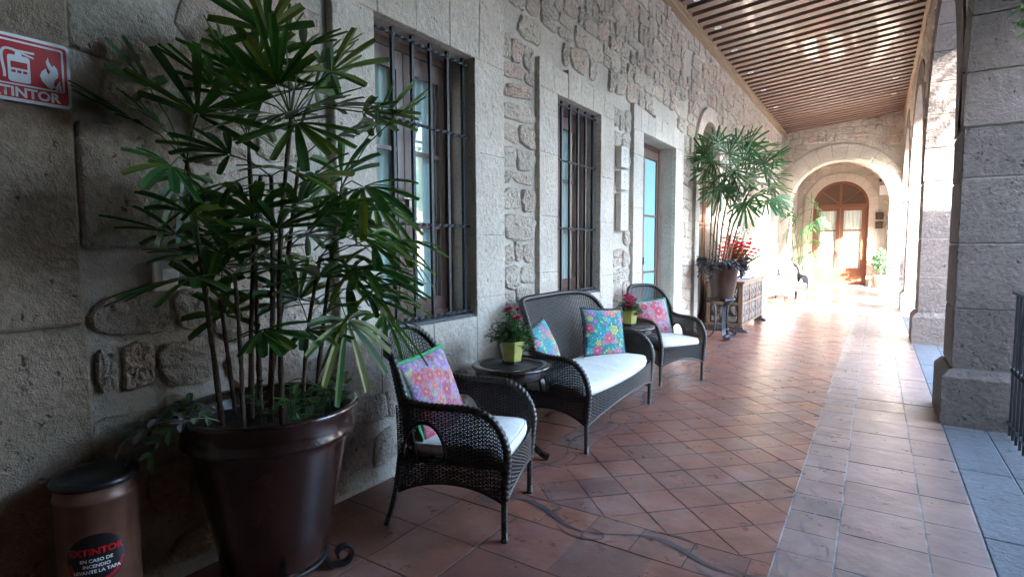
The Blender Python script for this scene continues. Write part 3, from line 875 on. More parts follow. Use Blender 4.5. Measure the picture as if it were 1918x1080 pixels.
def casement(op, name='window', grille=True, frost=False, leaves=2, rails=(0.33, 0.66), mat='wood', label=None):
    ya, yb, zb, zt = op; arch = None
    if isinstance(zt, tuple): arch = zt; zt = zt[0]
    xf = XW - 0.20; t = 0.05
    mb = MB()
    # outer frame
    fw = 0.055
    mb.box((xf - t, ya, zb), (xf + 0.01, ya + fw, zt)); mb.box((xf - t, yb - fw, zb), (xf + 0.01, yb, zt))
    mb.box((xf - t, ya + fw, zt - fw), (xf + 0.01, yb - fw, zt)); mb.box((xf - t, ya + fw, zb), (xf + 0.01, yb - fw, zb + fw))
    w = mb.build(name, M[mat], lw)
    if label: w['label'] = label
    if arch:
        c = (ya + yb) / 2; r0 = (yb - ya) / 2; k = (arch[1] - arch[0]) / r0
        m2 = MB(); pts = [(xf - 0.02, c - (r0 - 0.03) * math.cos(PI * i / 16), zt + (r0 - 0.03) * k * math.sin(PI * i / 16)) for i in range(17)]
        m2.bar(pts, (1, 0, 0), 0.03, 0.03)
        for a in (PI / 4, PI / 2, 3 * PI / 4):
            m2.bar([(xf - 0.02, c, zt), (xf - 0.02, c - (r0 - 0.04) * math.cos(a), zt + (r0 - 0.04) * k * math.sin(a))], (1, 0, 0), 0.02, 0.018)
        m2.build('fanlight_frame', M[mat], w)
        m3 = MB(); pl = [(xf - 0.03, c - (r0 - 0.01) * math.cos(PI * i / 16), zt + (r0 - 0.01) * k * math.sin(PI * i / 16)) for i in range(17)]
        m3.add(pl, [tuple(range(17))]); m3.build('pane', M['brown_glass'], w)
    lw_ = (yb - ya - 2 * fw) / leaves; sw = 0.062
    bot = 0.10 if zb > 0.5 else 0.14
    for i in range(leaves):
        a = ya + fw + lw_ * i + 0.003; b = a + lw_ - 0.006
        m2 = MB(); x0, x1 = xf - 0.035, xf + 0.0
        m2.box((x0, a, zb + fw + 0.004), (x1, a + sw, zt - fw - 0.004)); m2.box((x0, b - sw, zb + fw + 0.004), (x1, b, zt - fw - 0.004))
        m2.box((x0, a + sw, zb + fw + 0.004), (x1, b - sw, zb + fw + bot)); m2.box((x0, a + sw, zt - fw - 0.13), (x1, b - sw, zt - fw - 0.004))
        z0_, z1_ = zb + fw + bot, zt - fw - 0.13
        zs = [z0_] + [z0_ + (z1_ - z0_) * q for q in rails] + [z1_]
        for q in zs[1:-1]: m2.box((x0 + 0.004, a + sw, q - 0.014), (x1 - 0.004, b - sw, q + 0.014))
        m2.build('sash', M[mat], w)
        for j in range(len(zs) - 1):
            m3 = MB(); q0_, q1_ = zs[j] + (0.0 if j == 0 else 0.012), zs[j + 1] - 0.012; m3.add([(xf - 0.019, a + sw - 0.005, q0_), (xf - 0.019, b - sw + 0.005, q0_), (xf - 0.019, b - sw + 0.005, q1_), (xf - 0.019, a + sw - 0.005, q1_)], [(0, 1, 2, 3)]); m3.build('pane', M['frosted' if frost else 'glass'], w)
    if not frost:
        pleat(w, 'curtain', M['curtain'], xf - 0.085, ya + 0.02, ya + (yb - ya) * 0.46, zb + 0.06, zt - 0.03, amp=0.014)
        pleat(w, 'curtain', M['curtain'], xf - 0.085, yb - (yb - ya) * 0.40, yb - 0.14, zb + 0.06, zt - 0.03, amp=0.014)
    m2 = MB(); m2.box((xf, (ya + yb) / 2 + 0.02, zb + (zt - zb) * 0.42), (xf + 0.02, (ya + yb) / 2 + 0.045, zb + (zt - zb) * 0.42 + 0.10)); 
    m2.tube([(xf + 0.03, (ya + yb) / 2 + 0.03, zb + (zt - zb) * 0.42 + 0.06), (xf + 0.045, (ya + yb) / 2 - 0.06, zb + (zt - zb) * 0.42 + 0.06)], 0.008); m2.build('handle', M['brass'], w)
    if grille:
        xg = XW - 0.03
        nb = 6
        for i in range(nb):
            y = ya + 0.045 + (yb - ya - 0.09) * i / (nb - 1)
            m2 = MB(); m2.box((xg - 0.011, y - 0.011, zb + 0.004), (xg + 0.011, y + 0.011, zt - 0.004)); m2.build('bar', M['iron'], w)
        for z in (zb + 0.045, zb + (zt - zb) * 0.355, zb + (zt - zb) * 0.70, zt - 0.05):
            m2 = MB(); n = 60; vs = []; fs = []
            for i in range(n + 1):
                y = ya + (yb - ya) * i / n; a = i * 0.35 * PI
                for q in range(4):
                    vs.append((xg + 0.016 + 0.012 * math.cos(a * 0.35 + q * PI / 2), y, z + 0.012 * math.sin(a * 0.35 + q * PI / 2)))
            for i in range(n):
                for q in range(4): fs.append((i * 4 + q, i * 4 + (q + 1) % 4, i * 4 + 4 + (q + 1) % 4, i * 4 + 4 + q))
            m2.add(vs, fs); m2.build('cross_bar', M['iron'], w)
        block('sill', (XW - 0.20, ya + 0.002, zb - 0.001), (XW + 0.03, yb - 0.002, zb + 0.022), M['threshold'], w, 0.004)
    return w
casement(W1, label='barred casement window nearest the potted palm'); casement(W2, label='barred casement window above the wicker settee')
casement(D3, 'door', grille=False, frost=True, rails=(0.36, 0.68), label='glazed door with turquoise frosted panes')
casement(A4, 'door', grille=False, rails=(0.33, 0.66), mat='door_wood')
casement(A5, 'door', grille=False, rails=(0.33, 0.66), mat='door_wood')
casement(A6, 'door', grille=False, frost=True, rails=(0.33, 0.66), mat='wood')

# ================================================================== ARCADE
ar = empty('stone_arcade', (0, 0, 0), label='row of round stone arches on square pillars open to the courtyard', cat='arcade')
PY = [(1.85, 2.45), (5.85, 6.50), (10.45, 11.10), (15.15, 15.80), (19.45, 20.10), (23.3, 24.4)]
ops = [(PY[i][1], PY[i + 1][0], -0.1, (2.45, 4.46)) for i in range(5)]
ops[0] = ops[0][:3] + ((2.45, 4.2),)
ops[4] = ops[4][:3] + ((1.75, 2.95),)
mb = MB()
wall_mesh(mb, lambda u, z, d: (XA + 0.015 + d, u, z), Y0, YD + 0.4, -0.1, 6.5, [(a - 0.02, b + 0.02, c_, (d_[0], d_[1] + 0.02)) for a, b, c_, d_ in ops], XO - XA - 0.03, back=True)
mb.build('arch_masonry', M['mortar'], ar)
def pillar_blocks(k, y0, y1):
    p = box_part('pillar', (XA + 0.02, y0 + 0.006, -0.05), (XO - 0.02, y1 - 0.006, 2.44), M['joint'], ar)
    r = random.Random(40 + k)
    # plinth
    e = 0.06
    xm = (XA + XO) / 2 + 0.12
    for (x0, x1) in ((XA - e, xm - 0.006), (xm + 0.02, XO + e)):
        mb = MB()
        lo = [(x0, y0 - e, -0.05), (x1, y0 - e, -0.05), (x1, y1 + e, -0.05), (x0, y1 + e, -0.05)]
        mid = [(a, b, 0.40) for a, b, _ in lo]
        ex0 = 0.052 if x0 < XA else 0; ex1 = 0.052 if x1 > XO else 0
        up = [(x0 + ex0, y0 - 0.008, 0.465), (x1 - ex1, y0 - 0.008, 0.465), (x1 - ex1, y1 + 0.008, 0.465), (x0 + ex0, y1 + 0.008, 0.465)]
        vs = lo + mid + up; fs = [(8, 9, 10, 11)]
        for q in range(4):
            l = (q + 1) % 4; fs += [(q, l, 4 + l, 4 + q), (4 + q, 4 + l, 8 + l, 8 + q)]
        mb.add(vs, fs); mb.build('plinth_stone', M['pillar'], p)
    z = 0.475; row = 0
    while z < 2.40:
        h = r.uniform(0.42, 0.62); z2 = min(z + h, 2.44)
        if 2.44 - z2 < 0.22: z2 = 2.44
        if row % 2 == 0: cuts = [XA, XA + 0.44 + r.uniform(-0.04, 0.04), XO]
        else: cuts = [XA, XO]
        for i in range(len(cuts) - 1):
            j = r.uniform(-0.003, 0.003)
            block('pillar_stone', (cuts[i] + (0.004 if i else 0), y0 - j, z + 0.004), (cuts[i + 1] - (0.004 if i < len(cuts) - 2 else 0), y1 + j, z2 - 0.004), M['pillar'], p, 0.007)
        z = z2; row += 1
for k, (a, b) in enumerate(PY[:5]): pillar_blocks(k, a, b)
# voussoirs of the arcade arches: full thickness stones along the intrados
def arch_ring(parent, op, x0, x1, ring, n, key):
    ya, yb, _, (sp, ap) = op; c = (ya + yb) / 2; r0 = (yb - ya) / 2; k = (ap - sp) / r0
    for i in range(n):
        t0, t1 = PI * i / n + 0.003, PI * (i + 1) / n - 0.003
        poly = []
        for q in range(4): t = t0 + (t1 - t0) * q / 3; poly.append((c - (r0 - 0.012) * math.cos(t), sp + (r0 - 0.012) * k * math.sin(t)))
        for q in range(3, -1, -1): t = t0 + (t1 - t0) * q / 3; poly.append((c - (r0 + ring) * math.cos(t), sp + (r0 + ring) * k * math.sin(t)))
        m = 8; mb = MB(); vs = [(x0, u, z) for u, z in poly] + [(x1, u, z) for u, z in poly]
        fs = [(0, 1, 6, 7), (1, 2, 5, 6), (2, 3, 4, 5), (8, 9, 14, 15), (9, 10, 13, 14), (10, 11, 12, 13)]
        for j in range(m): fs.append((j, (j + 1) % m, m + (j + 1) % m, m + j))
        mb.add(vs, fs); mb.build('voussoir', M[key], parent)
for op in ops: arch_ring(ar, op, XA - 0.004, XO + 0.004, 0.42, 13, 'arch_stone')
def blk_a(u, z, w, h):
    for op in ops:
        ya, yb, _, (sp, ap) = op; c = (ya + yb) / 2; rr = (yb - ya) / 2 + 0.45
        if abs(u - c) < rr + w * 0.5 and z < sp: return True
        if ((u - c) / (rr + w * 0.5)) ** 2 + ((z - sp) / (ap - sp + 0.45 + h * 0.5)) ** 2 < 1: return True
    return z < 2.5
st = layout(2.6, 19.3, 2.5, 5.3, lambda r: r.uniform(0.15, 0.24), blk_a, 31, 0.9)
mt_a = Matrix(((0, 0, -1), (-1, 0, 0), (0, 1, 0)))
place_stones(st, ar, lambda u, z: (Vector((XA + 0.015, u, z)), mt_a), 0.022, 'rubble', 80)
mb = MB(); mb.box((XA - 0.4, -2.0, 6.3), (XO + 0.35, YD + 0.6, 6.5)); mb.build('eave', M['plaster'], ar)

# ================================================================== CROSS ARCH AND END WALL
cw = empty('cross_wall', (0, 0, 0), label='rubble cross wall with a wide round arch near the far end', cat='wall')
AO = (-2.30, 0.27, -0.05, (2.72, 4.02))
mb = MB(); wall_mesh(mb, lambda u, z, d: (u, YE + d, z), XW, XA + 0.01, -0.05, 5.4, [AO], 0.5, back=True); mb.build('mortar_face', M['mortar'], cw)
arch_surround(cw, AO, lambda u, z, d: (u, YE - d, z), 0.48, 13, 'ashlar', jamb=False, proud=0.03)
for (a, b) in ((XW + 0.003, -2.30), (0.27, XA - 0.003)):
    z = 0.0
    while z < 2.6:
        block('dressed_stone', (a, YE - 0.03, z + 0.003), (b - 0.002, YE + 0.01, min(z + 0.55, 2.72) - 0.003), M['ashlar'], cw); z += 0.55
def blk_c(u, z, w, h):
    c = (AO[0] + AO[1]) / 2; rr = 1.285 + 0.5
    return ((u - c) / (rr + w * 0.45)) ** 2 + ((z - 2.72) / (1.3 + 0.5 + h * 0.45)) ** 2 < 1 or z < 2.75
st = layout(XW + 0.02, XA - 0.02, 2.75, 5.25, lambda r: r.uniform(0.15, 0.24), blk_c, 51, 0.95)
mt_c = Matrix(((1, 0, 0), (0, 0, -1), (0, 1, 0)))
place_stones(st, cw, lambda u, z: (Vector((u, YE, z)), mt_c), 0.03, 'rubble', 200)

ew = empty('end_wall', (0, 0, 0), label='far end wall of the gallery holding the arched wooden double door', cat='wall')
DO = (-2.06, -0.28, -0.05, (2.98, 3.86))
mb = MB(); wall_mesh(mb, lambda u, z, d: (u, YD + d, z), XW, XA + 0.01, -0.05, 5.4, [DO], 0.4); mb.box((XW, YD + 1.4, -0.05), (XA, YD + 1.5, 5)); mb.build('mortar_face', M['mortar'], ew)
arch_surround(ew, DO, lambda u, z, d: (u, YD - d, z), 0.30, 11, 'ashlar', jamb=True, proud=0.04)
def blk_e(u, z, w, h):
    c = -1.17; rr = 0.89 + 0.32
    if abs(u - c) < rr + w / 2 and z < 3.0: return True
    return ((u - c) / (rr + w * 0.5)) ** 2 + ((z - 2.98) / (0.88 + 0.34 + h * 0.5)) ** 2 < 1 and z > 2.9
st = layout(XW + 0.02, XA - 0.02, 0.02, 5.2, lambda r: r.uniform(0.18, 0.26), blk_e, 61, 0.9)
place_stones(st, ew, lambda u, z: (Vector((u, YD, z)), mt_c), 0.022, 'rubble', 60)
# door
ya, yb, zt = DO[0], DO[1], 2.98; yf = YD + 0.10; c = (ya + yb) / 2; r0 = (yb - ya) / 2; k = 0.88 / r0
mb = MB()
mb.box((ya, yf, -0.0), (ya + 0.09, yf + 0.07, zt)); mb.box((yb - 0.09, yf, 0), (yb, yf + 0.07, zt)); mb.box((ya, yf - 0.005, zt - 0.10), (yb, yf + 0.072, zt + 0.04))
dr = mb.build('door', M['door_wood'], ew)
mb = MB(); mb.bar([(c - (r0 - 0.045) * math.cos(PI * i / 20), yf + 0.03, zt + 0.04 + (r0 * k - 0.085) * math.sin(PI * i / 20)) for i in range(21)], (0, 1, 0), 0.035, 0.045)
for a in (PI * 0.22, PI / 2, PI * 0.78):
    mb.bar([(c, yf + 0.03, zt + 0.04), (c - (r0 - 0.06) * math.cos(a), yf + 0.03, zt + 0.04 + (r0 * k - 0.1) * math.sin(a))], (0, 1, 0), 0.03 if a != PI / 2 else 0.034, 0.022 if a != PI / 2 else 0.045)
mb.build('fanlight_frame', M['door_wood'], dr)
mb = MB(); mb.add([(c - (r0 - 0.02) * math.cos(PI * i / 20), yf + 0.04, zt + (r0 * k - 0.02) * math.sin(PI * i / 20)) for i in range(21)], [tuple(range(21))]); mb.build('pane', M['brown_glass'], dr)
for sgn in (0, 1):
    a = ya + 0.09 if sgn == 0 else c + 0.003; b = c - 0.003 if sgn == 0 else yb - 0.09
    sw = 0.115; mb = MB(); y0_, y1_ = yf + 0.005, yf + 0.05; top = zt - 0.102
    mb.box((a, y0_, 0.02), (a + sw, y1_, top)); mb.box((b - sw, y0_, 0.02), (b, y1_, top))
    mb.box((a + sw, y0_, 0.02), (b - sw, y1_, 0.66)); mb.box((a + sw, y0_, top - 0.10), (b - sw, y1_, top))
    zs = [0.66, 1.36, 2.05, top - 0.10]
    for z in zs[1:-1]: mb.box((a + sw, y0_ + 0.004, z - 0.022), (b - sw, y1_ - 0.004, z + 0.022))
    mb.box((a + sw + 0.05, y0_ - 0.012, 0.12), (b - sw - 0.05, y0_ - 0.0, 0.56))
    mb.build('door_leaf', M['door_wood'], dr)
    for j in range(3):
        m3 = MB(); q0_, q1_ = zs[j] + (0.022 if j else 0), zs[j + 1] - 0.02
        m3.add([(a + sw - 0.004, yf + 0.023, q0_), (b - sw + 0.004, yf + 0.023, q0_), (b - sw + 0.004, yf + 0.023, q1_), (a + sw - 0.004, yf + 0.023, q1_)], [(0, 1, 2, 3)]); m3.build('pane', M['door_glass'], dr)
    pleat(dr, 'curtain', M['curtain_white'], yf + 0.085, a + 0.02, b - 0.02, 0.3, top - 0.02, 'X', 0.012, 0.09)
mb = MB(); mb.tube([(c - 0.06, yf - 0.02, 1.02), (c - 0.06, yf - 0.03, 1.30)], 0.012); mb.build('handle', M['iron'], dr)
bw = MB(); bw.box((XW - 0.3, Y0 - 0.3, -0.1), (XA + 1.0, Y0, 6.5)); tag(bw.build('back_wall', M['mortar']), kind='structure')

# ================================================================== CEILING
ce = empty('slatted_ceiling', (0, 0, 0), kind='structure')
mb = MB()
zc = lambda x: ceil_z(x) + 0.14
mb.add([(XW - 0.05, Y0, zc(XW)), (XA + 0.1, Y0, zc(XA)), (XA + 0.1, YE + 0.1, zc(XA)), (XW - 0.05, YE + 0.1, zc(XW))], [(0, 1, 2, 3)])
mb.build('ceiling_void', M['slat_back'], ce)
sl_me = None
xa, xb = XW + 0.15, XA - 0.055
n_s = int((YE - Y0) / 0.305)
for i in range(n_s + 1):
    y = YE - 0.16 - i * 0.305
    if sl_me is None:
        m_ = MB(); za, zb_ = ceil_z(xa), ceil_z(xb); hw = 0.083; th = 0.075; bv = 0.004
        vs = []
        for xx, zz in ((xa, za), (xb, zb_)):
            vs += [(xx, -hw + bv, zz), (xx, hw - bv, zz), (xx, hw, zz + bv), (xx, hw, zz + th), (xx, -hw, zz + th), (xx, -hw, zz + bv)]
        fs = [tuple(range(6))[::-1], tuple(range(6, 12))] + [(q, (q + 1) % 6, 6 + (q + 1) % 6, 6 + q) for q in range(6)]
        m_.add(vs, fs); sl_me = m_.mesh('slat'); sl_me.materials.append(M['slat'])
    link('slat', sl_me, None, ce, loc=(0, y, random.uniform(-0.002, 0.002)))
mb = MB(); za = ceil_z(XW)
mb.box((XW, Y0, za - 0.05), (XW + 0.10, YE, za + 0.14)); mb.box((XW + 0.10, Y0, za - 0.015), (xa - 0.003, YE, za + 0.14))
mb.build('cornice', M['cornice'], ce)
mb = MB(); zb_ = ceil_z(XA); mb.box((xb + 0.003, Y0, zb_ - 0.03), (XA, YE, zb_ + 0.12)); mb.build('cornice', M['cornice'], ce)
mb = MB(); mb.box((XW - 0.2, YE + 0.5, 4.9), (XA, YD, 5.0)); mb.build('vestibule_soffit', M['plaster'], ce)
mb = MB(); mb.box((XW - 0.3, Y0 - 0.3, 5.5), (XA + 0.1, YD + 0.5, 5.6)); mb.build('roof_deck', M['plaster'], ce)

# recessed downlights
def downlight(x, y, label):
    t = empty('downlight', (x, y, ceil_z(x) - 0.004), label=label, cat='ceiling light', group='recessed downlights in the slatted ceiling')
    t.rotation_euler = (0, -math.atan(0.095), 0)
    m_ = MB(); m_.lathe([(0.055, 0.0), (0.052, -0.006), (0.040, -0.006), (0.036, 0.004)], 20, caps=False); m_.build('trim_ring', M['white'], t, True)
    m_ = MB(); m_.lathe([(0.036, 0.003), (0.001, 0.0035)], 20, caps=False); m_.build('lens', M['lamp_lens'], t)
    return t
sly = [YE - 0.16 - i * 0.305 for i in range(n_s + 1)]
def near(y): return min(sly, key=lambda q: abs(q - y))
ords = ['nearest', 'second', 'third', 'fourth', 'fifth', 'sixth']
for i, y in enumerate((8.2, 9.4, 10.7, 12.2, 13.8, 15.6)):
    downlight(XW + 0.36, near(y), '%s small round downlight of the row along the rubble wall side' % ords[i])
for i, y in enumerate((9.1, 10.6, 12.1, 13.6, 15.1, 16.6)):
    downlight(XA - 0.34, near(y), '%s small round downlight of the row along the arcade side' % ords[i])

# ================================================================== OTHER WINGS OF THE COURTYARD
nw = empty('courtyard_wing', (0, 0, 0), label='pale plastered wing closing the courtyard beside the viewpoint', cat='building')
mb = MB(); wall_mesh(mb, lambda u, z, d: (u, 1.18 - d, z), XO, 24, -0.1, 6.9, [(3 + 3.4 * i, 4.3 + 3.4 * i, 0.0 if i % 2 == 0 else 1.0, 2.6) for i in range(6)], 0.3)
mb.build('wall', M['plaster'], nw)
mb = MB(); mb.box((XO, -7.0, -0.1), (24, 0.86, 6.88)); mb.build('core', M['room'], nw)
mb = MB(); mb.box((XO + 0.36, -7.1, 6.88), (24.2, 1.24, 7.02)); mb.build('roof', M['roof_tile'], nw)
for (nm, lab, f, a, b) in (('courtyard_wing', 'sunlit plastered wing with round arches across the far side of the courtyard', lambda u, z, d: (u, 28.0 + d, z), XO, 24),
                      ('courtyard_wing', 'plastered wing with round arches facing the gallery across the courtyard', lambda u, z, d: (21.5 + d, u, z), 1.2, 28.0)):
    t = empty(nm, (0, 0, 0), label=lab, cat='building')
    L_ = b - a; n = int(L_ / 4.6); p = L_ / n
    mb = MB(); wall_mesh(mb, f, a, b, -0.1, 6.9, [(a + p * i + 0.5, a + p * (i + 1) - 0.5, -0.1, (2.4, 4.3)) for i in range(n)], 0.6); mb.build('arcade_wall', M['plaster'], t)
    mb = MB(); q0, q1 = f(a, -0.1, 3.2), f(b, 6.8, 3.3)
    mb.box(tuple(min(x, y) for x, y in zip(q0, q1)), tuple(max(x, y) for x, y in zip(q0, q1))); mb.build('inner_wall', M['plaster'], t)
    q0, q1 = f(a, 6.9, -0.3), f(b, 7.05, 3.4); mb = MB(); mb.box(tuple(min(x, y) for x, y in zip(q0, q1)), tuple(max(x, y) for x, y in zip(q0, q1))); mb.build('roof', M['roof_tile'], t)

# iron railings between pillars
def railing(y0, y1, label):
    t = empty('iron_railing', (0.93, y0, 0), label=label, cat='railing', group='black iron railings between the pillars')
    ln = y1 - y0
    m_ = MB(); m_.box((-0.025, 0.002, 1.115), (0.025, ln - 0.002, 1.13)); m_.build('handrail', M['iron'], t)
    m_ = MB(); m_.box((-0.012, 0.002, 0.09), (0.012, ln - 0.002, 0.105)); m_.build('bottom_rail', M['iron'], t)
    n = int(ln / 0.125)
    bme = None
    for i in range(n):
        y = 0.07 + (ln - 0.14) * i / (n - 1)
        if bme is None:
            m_ = MB(); m_.box((-0.008, -0.008, 0.0), (0.008, 0.008, 1.114)); m_.lathe([(0.009, 0.5), (0.017, 0.51), (0.017, 0.53), (0.009, 0.54)], 8); bme = m_.mesh('baluster'); bme.materials.append(M['iron'])
        link('baluster', bme, None, t, loc=(0, y, 0))
railing(2.52, 5.785, 'black iron railing in the nearest arch beside the dark pillar')
railing(15.87, 19.38, 'black iron railing in the distant arch throwing bar shadows')


# ================================================================== WICKER FURNITURE
def np_mesh(name, V, Q, smooth=False):
    me = bpy.data.meshes.new(name)
    nq = len(Q)
    me.vertices.add(len(V)); me.vertices.foreach_set('co', np.asarray(V, np.float32).ravel())
    me.loops.add(nq * 4); me.loops.foreach_set('vertex_index', np.asarray(Q, np.int32).ravel())
    me.polygons.add(nq); me.polygons.foreach_set('loop_start', np.arange(0, nq * 4, 4, dtype=np.int32))
    me.polygons.foreach_set('loop_total', np.full(nq, 4, np.int32))
    if smooth: me.polygons.foreach_set('use_smooth', np.ones(nq, bool))
    me.update(calc_edges=True)
    return me

def weave(name, S, Lu, Lv, mask=None, pu=0.020, pv=0.0112, rs=0.0040, rw=0.0046, amp=0.0050):
    """S(u, v) -> points. stakes run along v, weavers along u, over and under. real strands"""
    def frame(u, v):
        e = 1e-3
        P = S(u, v); du = S(u + e, v) - P; dv = S(u, v + e) - P
        du /= np.linalg.norm(du, axis=-1, keepdims=True) + 1e-12; dv /= np.linalg.norm(dv, axis=-1, keepdims=True) + 1e-12
        n = np.cross(du, dv); n /= np.linalg.norm(n, axis=-1, keepdims=True) + 1e-12
        return P, du, dv, n
    ns = max(4, int(Lu / pu)); nw = max(3, int(Lv / pv))
    VV = []; QQ = []; base = 0
    def strands(U, Vv, off, a_dir, ra, rb, mk):
        nonlocal base
        P, du, dv, n = frame(U, Vv)
        P = P + n * off[..., None]
        A = (du if a_dir == 'u' else dv)
        cs = np.stack([P + A * ra, P + n * rb, P - A * ra, P - n * rb], axis=2)     # strands, samples, 4, 3
        a, b = U.shape
        idx = np.arange(a * b * 4).reshape(a, b, 4) + base
        i0 = idx[:, :-1]; i1 = idx[:, 1:]
        q = np.stack([i0, np.roll(i0, -1, 2), np.roll(i1, -1, 2), i1], axis=-1)
        if mk is not None:
            keep = mk[:, :-1] & mk[:, 1:]
            q = q[keep]
        VV.append(cs.reshape(-1, 3)); QQ.append(q.reshape(-1, 4)); base += a * b * 4
    # weavers
    us = (np.arange(2 * ns + 1)) / (2.0 * ns); vs_ = (np.arange(nw) + 0.5) / nw
    U, Vv = np.meshgrid(us, vs_)
    ph = np.cos(np.pi * (np.arange(2 * ns + 1))[None, :] / 2.0 * 1.0 + np.pi * np.arange(nw)[:, None])
    strands(U, Vv, amp * ph, 'v', rw, rw * 0.6, mask(U, Vv) if mask else None)
    # stakes
    m = max(6, int(Lv / 0.02)); us = np.arange(0, 2 * ns + 1, 2) / (2.0 * ns); vs2 = np.linspace(0, 1, m)
    Vg, Ug = np.meshgrid(vs2, us)
    strands(Ug, Vg, np.zeros_like(Ug), 'u', rs, rs * 0.8, mask(Ug, Vg) if mask else None)
    return np_mesh(name, np.concatenate(VV), np.concatenate(QQ))

def braid(pts, r=0.020, pitch=0.028, twist=0.20, n=10, step=0.006):
    """rope like wrapped edge"""
    P = [Vector(p) for p in pts]; d = [0.0]
    for i in range(1, len(P)): d.append(d[-1] + (P[i] - P[i - 1]).length)
    tot = d[-1]; m = int(tot / step); out = []; k = 0
    for i in range(m + 1):
        q = tot * i / m
        while k < len(P) - 2 and d[k + 1] < q: k += 1
        f = (q - d[k]) / max(1e-9, d[k + 1] - d[k]); out.append(P[k].lerp(P[k + 1], min(1, f)))
    vs = []; fs = []; up = None
    for i, p in enumerate(out):
        t = (out[min(i + 1, m)] - out[max(i - 1, 0)]).normalized()
        if up is None: up = Vector((0, 0, 1)) if abs(t.z) < 0.9 else Vector((0, 1, 0))
        a = (up - t * up.dot(t)).normalized(); up = a; b = t.cross(a)
        s_ = tot * i / m
        for j in range(n):
            q = 2 * PI * j / n
            rr = r * (1 + twist * (abs(math.sin(PI * s_ / pitch + (q if q < PI else 2 * PI - q))) * 2 - 1.2))
            vs.append(p + (a * math.cos(q) + b * math.sin(q)) * rr)
    for i in range(m):
        for j in range(n):
            l = (j + 1) % n; fs.append((i * n + j, i * n + l, (i + 1) * n + l, (i + 1) * n + j))
    fs.append(tuple(range(n))[::-1]); fs.append(tuple(m * n + j for j in range(n)))
    return vs, fs

def smooth_path(pts, it=2):
    P = [Vector(p) for p in pts]
    for _ in range(it):
        Q = [P[0]]
        for i in range(len(P) - 1):
            Q.append(P[i].lerp(P[i + 1], 0.25)); Q.append(P[i].lerp(P[i + 1], 0.75))
        Q.append(P[-1]); P = Q
    return P

def seat_cushion(w, y0, y1, z0, z1, bow, n=26):
    """boxed cushion with rounded edges and a bowed front"""
    mb = MB(); vs = []; fs = []
    def outline(k, nn=64):
        o = []
        for i in range(nn):
            a = 2 * PI * i / nn; c, s_ = math.cos(a), math.sin(a)
            e = 0.22
            x = abs(c) ** e * (1 if c > 0 else -1); y = abs(s_) ** e * (1 if s_ > 0 else -1)
            yy = (y0 + y1) / 2 + (y1 - y0) / 2 * y * 1.0
            if y > 0: yy += bow * (1 - x * x) * y
            o.append((x * w, yy))
        cx, cy = 0, (y0 + y1) / 2
        return [(cx + (x - cx) * (1 - k / w), cy + (y - cy) * (1 - k / ((y1 - y0) / 2))) for x, y in o]
    h = z1 - z0
    lay = [(0.03, 0), (0.008, 0.008), (0.0, 0.022), (-0.004, h * 0.5), (0.0, h - 0.02), (0.008, h - 0.006), (0.025, h + 0.001), (0.07, h + 0.010), (0.13, h + 0.017), (0.2, h + 0.02)]
    lay = [(min(k, w * 0.8, (y1 - y0) * 0.4), z) for k, z in lay]
    nn = 64
    for k, z in lay:
        for x, y in outline(k): vs.append((x, y, z0 + z))
    for l in range(len(lay) - 1):
        for i in range(nn): fs.append((l * nn + i, l * nn + (i + 1) % nn, (l + 1) * nn + (i + 1) % nn, (l + 1) * nn + i))
    fs.append(tuple((len(lay) - 1) * nn + i for i in range(nn))); fs.append(tuple(range(nn))[::-1])
    mb.add(vs, fs)
    pipe = MB()
    for z in (h - 0.008, 0.012):
        pipe.tube([(x, y, z0 + z) for x, y in outline(0.004)], 0.0045, 5, closed=True)
    return mb, pipe

